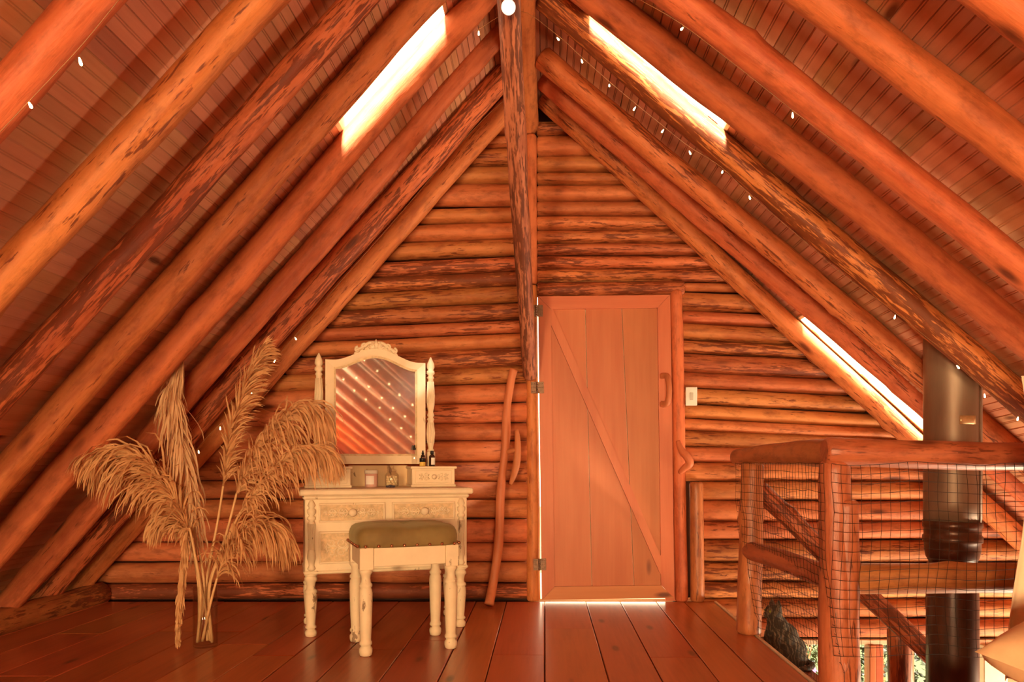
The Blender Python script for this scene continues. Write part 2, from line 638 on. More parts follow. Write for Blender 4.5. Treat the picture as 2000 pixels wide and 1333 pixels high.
for Y, lp, rp, ld, rd, lb, rb in zip(RY, LPX, RPX, LD, RD, LBARK, RBARK):
    rafter(ceil_l, -1, Y, P(*lp[0], Y), P(*lp[1], Y), ld, lb)
    rafter(ceil_r, 1, Y, P(*rp[0], Y), P(*rp[1], Y), rd, rb)
for Y in EXTRA_Y:
    rafter(ceil_l, -1, Y, Vector((-0.5, Y, 2.132 + 0.5 * 1.115)), Vector((-1.5, Y, 2.132 - 0.5 * 1.115)), 0.118, 0.4, 2)
    rafter(ceil_r, 1, Y, Vector((0.5, Y, 2.10 + 0.5 * 0.748)), Vector((1.5, Y, 2.10 - 0.5 * 0.748)), 0.122, 0.38, 2)

ridge = make_log('ridge_beam', (RIDGE_X, 5.05, RIDGE_Z), (RIDGE_X - 0.01, Y_REAR, RIDGE_Z), RIDGE_R, RIDGE_R, None, M['log'], 0.38, wob=0.04)
tag(ridge, 'round log ridge beam running along the peak of the roof', kind='structure')

# skylights: cream lined shafts with a pane on top
def skylight(n, side, hole, label):
    zf = zl if side < 0 else zr
    x0, x1, y0, y1 = hole
    t = 0.014
    e = empty('window_%d' % n, kind='structure', label=label)

    def wall(pts):
        mb = MB()
        v = [(x, y, zf(x, y) - 0.004) for x, y in pts] + [(x, y, zf(x, y) + 0.062) for x, y in pts]
        mb.add(v, [(0, 3, 2, 1), (4, 5, 6, 7), (0, 1, 5, 4), (1, 2, 6, 5), (2, 3, 7, 6), (3, 0, 4, 7)])
        mb.build('frame', M['cream_frame'], e)
    wall([(x0, y1 - t), (x1, y1 - t), (x1, y1), (x0, y1)])
    wall([(x0, y0), (x1, y0), (x1, y0 + t), (x0, y0 + t)])
    wall([(x0, y0 + t), (x0 + t, y0 + t), (x0 + t, y1 - t), (x0, y1 - t)])
    wall([(x1 - t, y0 + t), (x1, y0 + t), (x1, y1 - t), (x1 - t, y1 - t)])
    # blocks that hold the pane on the far side
    for u in (0.12, 0.47, 0.9):
        xm = x0 + (x1 - x0) * u
        wall([(xm - 0.022, y1 - t - 0.012), (xm + 0.022, y1 - t - 0.012), (xm + 0.022, y1 - t), (xm - 0.022, y1 - t)])
    mb = MB()
    q = [(x0, y0), (x1, y0), (x1, y1), (x0, y1)]
    v = [(x, y, zf(x, y) + 0.064) for x, y in q] + [(x, y, zf(x, y) + 0.070) for x, y in q]
    mb.add(v, [(0, 3, 2, 1), (4, 5, 6, 7), (0, 1, 5, 4), (1, 2, 6, 5), (2, 3, 7, 6), (3, 0, 4, 7)])
    mb.build('pane', M['pane'], e)


skylight(1, -1, HOLES_L[0], 'narrow skylight in the west roof slope')
skylight(2, 1, HOLES_R[0], 'narrow skylight in the east roof slope near the ridge')
skylight(3, 1, HOLES_R[1], 'low narrow skylight beside the metal flue')

# ------------------------------------------------------------------ back wall of logs
PXM = Y_BACK / F_PX            # metres per pixel in the wall plane


def wx(px):
    return (px - VPX) * PXM


def wz(py):
    return CAM_Z + (VPY - py) * PXM


mb = MB()
YB = 5.13
door_l, door_r, door_t = wx(1051), wx(1314), wz(576)  # opening
polyL = [(-3.28, -0.1), (door_l - 0.03, -0.1), (door_l - 0.03, 3.5), (-0.14, 3.5)]
mb.prism(polyL, YB, YB + 0.05)
polyT = [(door_l - 0.03, door_t + 0.02), (door_r + 0.03, door_t + 0.02), (door_r + 0.03, 3.0), (door_l - 0.03, 3.4)]
mb.prism(polyT, YB, YB + 0.05)
polyR = [(door_r + 0.03, -0.27), (3.75, -0.27), (3.75, 0.0), (door_r + 0.03, 2.6)]
mb.prism(polyR, YB, YB + 0.05)
wall_back = mb.build('wall_back', M['gap_shade'])
tag(wall_back, 'gable wall of stacked horizontal logs around the plank door', kind='structure')


def wall_course(ytop, ybot, pl, tilt_top, tilt_bot, side, bark, end=None):
    """one course between two joint heights given in pixels at pl; tilt: pixels of fall per pixel away from pl"""
    zc = (wz(ytop) + wz(ybot)) / 2
    r = (wz(ytop) - wz(ybot)) / 2
    x0 = wx(pl)
    t = (tilt_top + tilt_bot) / 2
    if end is None:
        if side < 0:
            x1 = (zc - (2.114 + 0.16)) / 1.117 - 1
            x1 = max(-2.92, x1)
        else:
            x1 = min(3.55, 1 + (2.108 + 0.15 - zc) / 0.917)
    else:
        x1 = wx(end)
    L = abs(x1 - x0)
    if L < 0.1:
        x1 = x0 + side * 0.12
    z1 = zc - t * abs(x1 - x0)
    rz1 = r - (tilt_bot - tilt_top) / 2 * 0
    yc = Y_BACK + 0.062
    return make_log('log', (x0, yc, zc), (x1, yc, z1), r * 0.985, rz1 * 0.985, wall_back, M['walllog'], bark, bend=0.006, wob=0.055, seg=0.12, n=16,
                    knobs=random.choice((0, 1, 2)), squash=0.062 / max(r, 0.03) if r > 0.03 else 1.2)


def tl(py):
    if py < 420:
        return 0.015
    if py < 470:
        return 0.03
    if py < 700:
        return 0.045
    return max(0.0, 0.045 * (900 - py) / 200)


left_joints = [232, 258, 284, 318, 353, 398, 428, 461, 495, 525, 555, 588, 621, 647, 676, 713, 747, 785, 825, 860, 902, 940, 976, 1014, 1062, 1100, 1142, 1174]
darker = {8: 0.62, 9: 0.66, 11: 0.58, 14: 0.58, 26: 0.72, 12: 0.52, 15: 0.5}
for i in range(len(left_joints) - 1):
    a, b2 = left_joints[i], left_joints[i + 1]
    wall_course(a, b2, 1032, tl(a), tl(b2), -1, darker.get(i, random.choice((0.36, 0.42, 0.47))))
top_joints = [232, 259, 300, 332, 356, 388, 418, 446, 472, 496, 522, 549]
for i in range(len(top_joints) - 1):
    a, b2 = top_joints[i], top_joints[i + 1]
    wall_course(a, b2, 1048, 0.0, 0.0, 1, random.choice((0.36, 0.42, 0.5)) if i < 8 else 0.56)


def tr(py):
    if py < 590:
        return 0.02
    if py < 830:
        return 0.05
    return max(0.0, 0.05 * (905 - py) / 75)


right_joints = [549, 567, 603, 628, 661, 687, 725, 756, 788, 816, 840, 872, 903, 941]
for i in range(len(right_joints) - 1):
    a, b2 = right_joints[i], right_joints[i + 1]
    wall_course(a, b2, 1330, tr(a), tr(b2), 1, {4: 0.6, 5: 0.55, 3: 0.5}.get(i, random.choice((0.38, 0.44, 0.5))))
low_joints = [941, 979, 1020, 1056, 1101, 1139, 1172, 1211, 1249]
for i in range(len(low_joints) - 1):
    a, b2 = low_joints[i], low_joints[i + 1]
    wall_course(a, b2, 1366 if b2 < 1175 else 1330, 0, 0, 1, random.choice((0.44, 0.52, 0.58)))

# posts that frame the door
post = make_log('trim_1', (wx(1042), 5.02, 0.0), (wx(1039), 5.02, wz(557)), 0.044, 0.036, None, M['log'], 0.34, bend=0.006, wob=0.05, seg=0.07)
tag(post, 'pale round log post on the hinge side of the door', kind='structure')
post2 = make_log('trim_2', (wx(1039), 5.02, wz(555)), (wx(1037), 5.02, wz(262)), 0.036, 0.036, None, M['log'], 0.30, bend=0.005, wob=0.05, seg=0.07)
tag(post2, 'upper log post rising from the door post to the ridge', kind='structure')
lint = make_log('trim_3', (wx(1049), 5.02, wz(566)), (wx(1337), 5.02, wz(562)), 0.049, 0.047, None, M['walllog'], 0.62, bend=0.006, wob=0.05, seg=0.07)
tag(lint, 'dark streaked lintel log above the door', kind='structure')
jamb = make_log('trim_4', (wx(1331), 5.01, 0.0), (wx(1322), 5.01, wz(567)), 0.042, 0.040, None, M['log'], 0.40, bend=0.006, wob=0.05, seg=0.07)
tag(jamb, 'round log jamb on the handle side of the door', kind='structure')
stub = make_log('trim_5', (wx(1362), 5.00, 0.0), (wx(1359), 5.00, wz(942)), 0.045, 0.044, None, M['rail'], 0.44, bend=0.005, wob=0.05, seg=0.06)
tag(stub, 'short log post standing beside the door jamb', kind='structure')
sill = make_log('trim_6', (-2.80, 5.0, 0.055), (-2.80, Y_REAR, 0.055), 0.075, 0.075, None, M['rail'], 0.56, bend=0.02, wob=0.09)
tag(sill, 'low sill log along the foot of the west roof slope', kind='structure')

# ------------------------------------------------------------------ floor
mb = MB()
mb.box(-2.95, 1.058, Y_REAR, 4.99, -0.20, -0.028)
mb.box(1.058, 3.9, Y_REAR, 3.02, -0.20, -0.028)
floor = mb.build('floor', M['gap_shade'])
tag(floor, 'varnished red brown plank floor of the loft', kind='structure')


def plank(x0, x1, y0, y1, z0=-0.026, z1=0.0, parent=floor):
    mb = MB()
    g = 0.0022
    mb.box(x0 + g, x1 - g, y0 + 0.0012, y1 - 0.0012, z0, z1 + random.uniform(-0.0012, 0.0012), bev=0.003)
    for i, v in enumerate(mb.v):
        mb.v[i] = (v[0] - x0, v[1] - y0, v[2])
    return mb.build('plank', M['floor'], parent, Matrix.Translation((x0, y0, 0)))


edges = [-0.24, 0.0, 0.258, 0.474, 0.70, 0.877, 1.062]
joints = {0: [3.62], 1: [4.18, 2.0], 2: [2.7], 3: [3.575], 4: [2.3], 5: [4.23, 2.9]}
left_edges = [-0.24]
while left_edges[-1] > -2.9:
    left_edges.append(left_edges[-1] - random.uniform(0.19, 0.26))
for i in range(len(edges) - 1):
    ys = [Y_REAR] + sorted(joints.get(i, []) + [0.4 + 0.3 * i - 1]) + [4.99]
    for a, b2 in zip(ys[:-1], ys[1:]):
        plank(edges[i], edges[i + 1], a, b2)
for i in range(len(left_edges) - 1):
    ys = [Y_REAR] + sorted([random.uniform(-1.5, 0.5), random.uniform(2.2, 4.2)]) + [4.99]
    for a, b2 in zip(ys[:-1], ys[1:]):
        plank(left_edges[i + 1], left_edges[i], a, b2)
x = 1.062
while x < 3.8:
    plank(x, x + 0.23, Y_REAR, 3.02)
    x += 0.23
mb = MB()
mb.box(1.064, 1.078, 3.03, 4.98, -0.14, 0.004)
tag(mb.build('trim_7', M['cream_frame']), 'pale batten along the edge of the loft floor', kind='structure')

# ------------------------------------------------------------------ door
DT = 4.985
door = empty('door_1', (wx(1058.3), DT, wz(1170.5)), 0, kind='structure', label='pale pine plank door with diagonal brace and mitred frame')
door.rotation_euler = (0, math.radians(-0.75), 0)
S = PXM
DW, DH = 257 * S, 589 * S


def dpart(name, poly, y0, y1, mat):
    mb = MB()
    mb.prism(poly, y0, y1)
    return mb.build(name, mat, door)


st = 25 * S
dpart('stile', [(0, 0), (st, st), (st, DH - st), (0, DH)], -0.018, 0.018, M['door'])
dpart('stile', [(DW, 0), (DW, DH), (DW - st, DH - st), (DW - st, st)], -0.018, 0.018, M['door'])
dpart('rail', [(0.002, 0), (DW - 0.002, 0), (DW - st - 0.001, st), (st + 0.001, st)], -0.0175, 0.018, M['doorx'])
dpart('rail', [(0.002, DH), (st + 0.001, DH - st), (DW - st - 0.001, DH - st), (DW - 0.002, DH)], -0.0175, 0.018, M['doorx'])
seams_t = [st - 0.01, 92 * S, 163 * S, DW - st + 0.01]
seams_b = [st - 0.01, 98 * S, 180 * S, DW - st + 0.01]
for i in range(3):
    g = 0.002
    dpart('plank', [(seams_b[i] + g, st - 0.005), (seams_b[i + 1] - g, st - 0.005), (seams_t[i + 1] - g, DH - st + 0.005), (seams_t[i] + g, DH - st + 0.005)], 0.0, 0.014, M['door'])
bw = 22 * S
dpart('backing', [(st - 0.01, st - 0.01), (DW - st + 0.01, st - 0.01), (DW - st + 0.01, DH - st + 0.01), (st - 0.01, DH - st + 0.01)], 0.0145, 0.018, M['cream_frame'])
# diagonal brace
a0, a1 = Vector((st, 0, DH - st - 0.005)), Vector((DW - st, 0, 52 * S))
dpart('diagonal_brace', [(st, DH - st - 0.10), (st, DH - st), (st + 0.012, DH - st), (DW - st, 82 * S), (DW - st, 46 * S), (DW - st - 0.01, 50 * S)], -0.024, -0.0005, M['door'])
mb = MB()
mb.box(wx(1300), wx(1322), 5.008, 5.02, 0.0, wz(579))  # strip added to block light leaking past the door edge
mb.box(wx(1052), wx(1320), 5.008, 5.02, wz(592), wz(576))
tag(mb.build('trim_8', M['doorx']), 'door stop strip added behind the handle side and top of the door to block light', kind='structure')
# hinges: two leaves and a knuckle
for hy in (608, 757, 1100):
    h = empty('hinge')
    h.parent = door
    h.location = (-0.012, -0.02, (1169 - hy) * S)
    mbh = MB()
    mbh.box(0.006, 0.042, -0.004, 0.001, -0.036, 0.036, 0.001)
    mbh.box(-0.038, -0.006, -0.012, -0.007, -0.036, 0.036, 0.001)
    mbh.build('hinge_leaf', M['hinge'], h)
    mbh = MB()
    for k in range(5):
        mbh.lathe([(0.0065, -0.036 + k * 0.0146), (0.0065, -0.036 + k * 0.0146 + 0.0130)], 10, (0, -0.009, 0))
    mbh.build('knuckle', M['hinge'], h)
    mbh = MB()
    for sx in (0.018, 0.032, -0.016, -0.029):
        for sz in (-0.024, 0.0, 0.024):
            mbh.ball((sx, -0.005 if sx > 0 else -0.013, sz), (0.003, 0.0015, 0.003), 6, 4)
    mbh.build('screw', M['hinge'], h)
# D-shaped wooden pull handle
mb = MB()
hx, hz = DW - 14 * S, (1169 - 765) * S
path = smoothpath([(hx - 0.012, -0.012, hz + 0.088), (hx + 0.014, -0.045, hz + 0.082), (hx + 0.022, -0.062, hz + 0.03), (hx + 0.022, -0.062, hz - 0.03), (hx + 0.012, -0.045, hz - 0.085), (hx - 0.014, -0.012, hz - 0.088)], 6)
mb.tube(path, [0.022 - 0.004 * math.sin(math.pi * i / (len(path) - 1)) for i in range(len(path))], 10)
mb.build('handle', M['stick'], door)

# driftwood hook on the jamb
mb = MB()
pts = [P(1324, 862, 4.955), P(1331, 880, 4.935), P(1342, 893, 4.91), P(1347, 906, 4.91), P(1336, 916, 4.93), P(1328, 924, 4.955)]
pp = smoothpath(pts, 6)
mb.tube(pp, [0.014 + 0.012 * math.sin(math.pi * i / (len(pp) - 1)) for i in range(len(pp))], 10)
tag(mb.build('driftwood_handle', M['stick']), 'twisted driftwood handle fixed to the log door jamb', 'handle')

# light switch
sw = empty('light_switch', (wx(1349.5), 4.985, wz(775)), 0, label='white rectangular light switch plate beside the door jamb', cat='switch')
mb = MB()
mb.box(-0.036, 0.036, -0.004, 0.012, -0.058, 0.058, 0.003)
mb.build('plate', M['white_plastic'], sw)
mb = MB()
mb.box(-0.011, 0.011, -0.009, -0.004, -0.024, 0.024, 0.002)
mb.build('rocker', plain('grey_plastic', (0.55, 0.5, 0.42), 0.4), sw)

# log brace from the ridge down to the door post
br0, br1 = P(1034, 737, 4.88), Vector((-0.165, 3.30, 2.955))
brace = make_log('log_brace', br0, br1, 0.043, 0.052, None, M['brace'], 0.60, bend=0.010, wob=0.09, seg=0.05, n=18, knobs=4)
tag(brace, 'rough grey red log brace slanting from ridge beam to door post', 'beam')

# white globe bulb under the brace
bulb = empty('globe_lamp', P(993, 14, 3.30), 0, label='small white globe bulb mounted at the top of the log brace', cat='lamp')
mb = MB()
mb.ball((0, 0, 0), 0.030, 20, 12)
mb.build('globe', plain('lit_opal_glass', (0.95, 0.92, 0.86), 0.3, emit=(1.0, 0.88, 0.75), estr=1.0), bulb)
mb = MB()
mb.lathe([(0.016, 0.0), (0.020, 0.01), (0.020, 0.045), (0.030, 0.05), (0.030, 0.062)], 14, (0, 0.0, 0.026))
mb.build('socket', M['white_plastic'], bulb)

# walking stick with a side branch
stick = empty('walking_stick', (0, 0, 0), label='tall knobbly wooden stick with a curved side branch leaning on the log wall', cat='stick')
mb = MB()
pts = [floor_at(955, 1188), P(963, 1140, 4.84), P(974, 1060, 4.86), P(978, 960, 4.88), P(987, 870, 4.89), P(990, 800, 4.90), P(998, 745, 4.90), P(1004, 722, 4.90)]
pts[0].z = 0.02
pp = smoothpath(pts, 6)
mb.tube(pp, [0.030 + 0.006 * noise.noise(Vector((i * 0.21, 3, 1))) - 0.006 * i / len(pp) for i in range(len(pp))], 12)
mb.build('shaft', M['stick'], stick)
mb = MB()
pp = smoothpath([P(991, 880, 4.885), P(1001, 868, 4.86), P(1008, 845, 4.86)], 5)
pq = smoothpath([P(1009, 840, 4.86), P(1011, 870, 4.855), P(1009, 905, 4.86), P(1003, 930, 4.87), P(997, 946, 4.88)], 5)
mb.tube(pq, [0.010 + 0.013 * math.sin(math.pi * min(1, (i + 1) / len(pq))) for i in range(len(pq))], 10)
mb.tube(smoothpath([P(989, 884, 4.885), P(996, 882, 4.87), P(1008, 880, 4.856)], 4), 0.016, 10)
mb.build('side_branch', M['stick'], stick)

# ------------------------------------------------------------------ the rest of the building, out of view
mb = MB()
for (x0, x1, z0, z1) in ((-2.95, -2.15, -0.2, 3.4), (-1.25, 0.4, -0.2, 3.4), (1.4, 3.9, -0.2, 3.4), (-2.15, -1.25, -0.2, 0.35), (0.4, 1.4, -0.2, 0.5), (-2.15, -1.25, 1.25, 3.4), (0.4, 1.4, 1.5, 3.4), (-2.95, 3.9, -2.4, -0.2)):
    mb.box(x0, x1, Y_REAR, Y_REAR + 0.06, z0, z1)
tag(mb.build('wall_front', M['shade_wall']), 'gable wall with two windows behind the viewer', kind='structure')
mb = MB()
mb.box(3.72, 3.80, Y_REAR, 3.8, -2.4, 0.3)
mb.box(3.72, 3.80, 3.8, 4.9, -2.4, -1.9)
mb.box(3.72, 3.80, 3.8, 4.9, -0.8, 0.3)
mb.box(3.72, 3.80, 4.9, 5.2, -2.4, 0.3)
tag(mb.build('wall_right', M['shade_wall']), 'wall of the lower storey under the east slope', kind='structure')
mb = MB()
mb.box(-3.0, -2.92, Y_REAR, 5.2, -2.4, 0.0)
tag(mb.build('wall_left', M['shade_wall']), 'wall of the lower storey under the west slope', kind='structure')
mb = MB()
mb.box(-3.0, 3.8, Y_REAR, 5.2, -2.45, -2.38)
tag(mb.build('floor_lower', M['floor']), 'floor of the lower storey', kind='structure')
mb = MB()
mb.box(-2.95, 1.30, 5.10, 5.18, -2.4, -0.1)
mb.box(1.30, 3.75, 5.10, 5.18, -2.4, -1.5)
mb.box(2.93, 3.75, 5.10, 5.18, -1.5, -0.26)
tag(mb.build('wall_lower', M['shade_wall']), 'back wall of the lower storey below the logs', kind='structure')
win = empty('window_4', kind='structure', label='lower storey window looking out to the garden')
for nm, b in (('frame', (1.30, 2.93, 5.04, 5.12, -0.285, -0.252)), ('frame', (1.30, 2.93, 5.04, 5.12, -1.5, -1.45)), ('frame', (1.30, 1.36, 5.04, 5.12, -1.45, -0.285)), ('frame', (2.78, 2.93, 5.02, 5.12, -1.45, -0.285))):
    mb = MB()
    mb.box(*b, 0.004)
    mb.build(nm, M['cream_frame'], win)
mb = MB()
mb.box(2.06, 2.10, 5.03, 5.12, -1.45, -0.285, 0.004)
mb.build('mullion', M['door'], win)
mb = MB()
mb.box(2.10, 2.15, 5.035, 5.12, -1.45, -0.285, 0.004)
mb.build('mullion', M['doorx'], win)
mb = MB()
mb.box(1.36, 2.78, 5.075, 5.08, -1.45, -0.285)
mb.build('pane', M['pane'], win)

# garden seen through that window
gm, gnt, gb = new_mat('garden_soil')
gv, _ = coords(gnt, (1, 1, 1))
gnt.links.new(ramp(gnt, noise_t(gnt, gv, 1.2, 6), [(0.3, (0.01, 0.025, 0.004)), (0.7, (0.035, 0.05, 0.01))]), gb.inputs['Base Color'])
gb.inputs['Roughness'].default_value = 0.9
mb = MB()
mb.add([(-40, -40, -2.6), (40, -40, -2.6), (40, 60, -2.6), (-40, 60, -2.6)], [(0, 1, 2, 3)])
tag(mb.build('ground', gm), 'grassy ground around the cabin', kind='structure')
mb = MB()
mb.box(-2.5, 1.6, 5.2, 6.4, -0.14, -0.02)  # unseen deck, added pale so the gap under the door looks bright
tag(mb.build('floor_balcony', plain('pale_deck', (0.7, 0.62, 0.5), 0.8, var=0.1)), 'pale balcony deck added outside the door to whiten the gap below it', kind='structure')


def leaf_mat(name, c, t):
    m, nt, b = new_mat(name)
    v, _ = coords(nt, (1, 1, 1))
    cc = ramp(nt, noise_t(nt, v, 9, 3), [(0.35, [x * 0.35 for x in c]), (0.65, c)])
    nt.links.new(cc, b.inputs['Base Color'])
    b.inputs['Roughness'].default_value = 0.5
    tr_ = N(nt, 'ShaderNodeBsdfTranslucent')
    tr_.inputs[0].default_value = (*t, 1)
    ms = N(nt, 'ShaderNodeMixShader')
    ms.inputs[0].default_value = 0.3
    nt.links.new(b.outputs[0], ms.inputs[1])
    nt.links.new(tr_.outputs[0], ms.inputs[2])
    nt.links.new(ms.outputs[0], nt.nodes['Material Output'].inputs['Surface'])
    return m


LEAVES = [leaf_mat('bright_leaf', (0.017, 0.034, 0.003), (0.035, 0.05, 0.004)), leaf_mat('olive_leaf', (0.012, 0.016, 0.003), (0.022, 0.026, 0.004))]


def shrub(c, r, h, n, mat, label, seed):
    rr = random.Random(seed)
    e = empty('garden_shrub', (c[0], c[1], -2.6), 0, label=label, cat='shrub', group='garden shrubs outside the lower window')
    mb = MB()
    for k in range(n):
        a, u, v = rr.uniform(0, 6.283), rr.uniform(0, 1) ** 0.5, rr.uniform(0.1, 1.0)
        q = Vector((math.cos(a) * r * u, math.sin(a) * r * u * 0.7, v * h))
        l, w = rr.uniform(0.05, 0.10), rr.uniform(0.018, 0.035)
        d = Vector((rr.uniform(-1, 1), rr.uniform(-1, 1), rr.uniform(-0.6, 0.8))).normalized()
        s = d.orthogonal().normalized() * w
        s.rotate(Quaternion(d, rr.uniform(0, 6.28)))
        up = d.cross(s).normalized() * w * 0.35
        mb.add([q, q + d * l * 0.45 + s + up, q + d * l, q + d * l * 0.45 - s + up, q + d * l * 0.5], [(0, 1, 4), (1, 2, 4), (2, 3, 4), (3, 0, 4)])
    mb.build('foliage', mat, e)
    mb = MB()
    for k in range(6):
        a = rr.uniform(0, 6.283)
        mb.tube([(0, 0, 0), (math.cos(a) * r * 0.3, math.sin(a) * r * 0.2, h * 0.5), (math.cos(a) * r * 0.6, math.sin(a) * r * 0.4, h * 0.9)], [0.02, 0.012, 0.005], 5)
    mb.build('stem', M['rail'], e)


shrub((2.85, 9.2), 0.62, 1.95, 1500, LEAVES[0], 'bright yellow green leafy shrub outside the lower window near the cat', 1)
shrub((4.15, 9.6), 0.62, 1.9, 1500, LEAVES[1], 'olive green shrub outside the lower window behind the stair post', 2)
shrub((5.45, 9.8), 0.66, 2.0, 1400, LEAVES[1], 'dull green shrub outside the lower window beside the flue', 3)
shrub((3.6, 13.0), 2.6, 2.6, 2600, LEAVES[1], 'wide dark hedge-like shrub far out in the garden', 4)
fl = empty('flower', P(1585, 1310, 8.6), 0, label='pink flower in the garden between cat and railing post', cat='flower')
mb = MB()
for k in range(6):
    a = k * math.pi / 3
    mb.ball((0.03 * math.cos(a), -0.01, 0.03 * math.sin(a)), (0.024, 0.008, 0.024), 8, 5)
mb.build('petal', plain('pink_petal', (0.55, 0.10, 0.35), 0.6), fl)
mb = MB()
mb.tube([(0, 0.01, 0), (0.02, 0.05, -0.4), (0.0, 0.1, -0.75)], 0.006, 5)
mb.build('stem', LEAVES[0], fl)

# ------------------------------------------------------------------ railing round the stairwell
rail = empty('stair_railing', (1.05, 3.1, 0), 0, label='rustic log railing around the stairwell with two posts and rails', cat='railing')


def rlog(name, p0, p1, r0, r1=None, bark=0.42, **kw):
    off = Vector((1.05, 3.1, 0))
    return make_log(name, Vector(p0) - off, Vector(p1) - off, r0, r1, rail, M['rail'], bark, **kw)


rlog('post', (1.045, 4.06, 0.0), (1.06, 4.06, 0.872), 0.062, 0.057, 0.46, wob=0.10, seg=0.04, n=18, knobs=4)
rlog('post', (1.145, 3.06, -0.6), (1.118, 3.06, 0.885), 0.072, 0.058, 0.40, wob=0.10, seg=0.04, n=18, knobs=4)
rlog('post_splice', (1.160, 3.052, -0.6), (1.146, 3.052, 0.735), 0.060, 0.054, 0.48, wob=0.12, seg=0.03, n=16, knobs=3)
rlog('handrail', (1.045, 4.33, 0.905), (1.118, 3.045, 0.918), 0.044, 0.056, 0.44, wob=0.10, seg=0.05, n=18, bend=0.02, knobs=3)
rlog('handrail', (1.07, 3.05, 0.918), (2.6, 3.05, 0.885), 0.056, 0.050, 0.44, wob=0.07, seg=0.05, n=18, bend=0.02, knobs=3)
rlog('rail', (1.05, 4.05, 0.435), (1.12, 3.07, 0.425), 0.047, 0.047, 0.40, wob=0.06, seg=0.05)
rlog('rail', (1.12, 3.07, 0.435), (2.6, 3.07, 0.43), 0.060, 0.056, 0.38, wob=0.05, seg=0.06, knobs=3)

st_e = empty('staircase', (1.08, 4.4, -0.2), 0, label='log staircase going down behind the railing beside the log wall', cat='staircase')


def slog(name, p0, p1, r0, r1=None, bark=0.42, **kw):
    off = Vector((1.08, 4.4, -0.2))
    return make_log(name, Vector(p0) - off, Vector(p1) - off, r0, r1, st_e, M['rail'], bark, **kw)


slog('handrail', P(1480, 955, 4.22), P(1850, 1312, 4.22), 0.052, 0.050, 0.58, wob=0.08, seg=0.05, knobs=3)
slog('post', P(1757, 1226, 4.35), P(1757, 1226, 4.35) - Vector((-0.02, 0, 1.8)), 0.066, 0.07, 0.56, wob=0.08, seg=0.06)
for k in range(6):
    mb = MB()
    mb.box(0.0 + k * 0.27, 0.31 + k * 0.27, -0.62, 0.45, -0.06 - k * 0.33, 0.0 - k * 0.33, 0.006)
    mb.build('tread', M['floor'], st_e)
for yy in (-0.60, 0.40):
    mb = MB()
    mb.prism([(0.0, -0.06), (0.0, -0.30), (1.6, -2.17), (1.75, -2.17), (1.75, -2.0), (0.2, -0.06)], yy, yy + 0.05)
    mb.build('stringer', M['rail'], st_e)

# black safety netting hung over the railing
mb = MB()
NR = 0.0011


def strand(pts, r=NR):
    mb.tube(pts, r, 3, cap=False, smooth=False)


CELL = 0.036


def net_panel(f, nu, nv):
    """f(u, v) gives the place of knot u, v"""
    for i in range(nu + 1):
        strand([f(i, j) for j in range(nv + 1)])
    for j in range(nv + 1):
        strand([f(i, j) for i in range(nu + 1)])


def wob3(i, j, s, a=0.006):
    return Vector((noise.noise(Vector((i * 0.31, j * 0.31, s))), noise.noise(Vector((i * 0.31, j * 0.31, s + 5))) * 0.8, noise.noise(Vector((i * 0.31, j * 0.31, s + 9))))) * a


def f_front(i, j):
    x = 1.075 + i * CELL
    z = 0.875 - j * CELL
    y = 2.975 - 0.012 * math.sin(math.pi * min(1, j / 20))
    if x < 1.22:
        y = min(y, 3.06 - 0.076)
    return Vector((x + 0.012 * math.sin(j * 0.35) * (j / 20), y, z - 0.006 * math.sin(i * 0.5))) + wob3(i, j, 2)


def f_side(i, j):
    y = 4.10 - i * CELL
    z = 0.875 - j * CELL
    x = 0.985 + 0.02 * (1 - i / 31) + (0.085 if j > 21 else 0.085 * (j / 21) ** 2 * 0.8)
    if i < 5:
        x -= 0.02
    return Vector((x + i / 31 * 0.06, y, z)) + wob3(i, j, 7, 0.008)


net_panel(f_front, 40, 20)
net_panel(f_side, 31, 25)
net_mat = plain('black_twine', (0.03, 0.014, 0.008), 0.8)
tag(mb.build('safety_net', net_mat), 'black square safety netting draped over the stair railing', 'net')

# ------------------------------------------------------------------ flue
flue = empty('flue_pipe', (P(1860, 900, 3.94).x, 3.94, -2.38), 0, label='thick grey metal stove flue rising through the roof beside the stairwell', cat='flue')
fm, fnt, fb = new_mat('aged_galvanised')
fv, _ = coords(fnt, (6, 6, 1.2))
fb.inputs['Metallic'].default_value = 0.35
fb.inputs['Roughness'].default_value = 0.45
fnt.links.new(ramp(fnt, noise_t(fnt, fv, 1.5, 5), [(0.3, (0.20, 0.13, 0.085)), (0.7, (0.34, 0.24, 0.165))]), fb.inputs['Base Color'])
fd, fnt2, fb2 = new_mat('heat_darkened_steel')
fv2, _ = coords(fnt2, (7, 7, 1.5))
fb2.inputs['Metallic'].default_value = 0.25
fb2.inputs['Roughness'].default_value = 0.35
fnt2.links.new(ramp(fnt2, noise_t(fnt2, fv2, 1.6, 6, 0.65), [(0.35, (0.045, 0.018, 0.010)), (0.60, (0.11, 0.036, 0.016)), (0.75, (0.30, 0.14, 0.06))]), fb2.inputs['Base Color'])


def fz(py):
    return CAM_Z + (VPY - py) / F_PX * 3.81 + 2.38


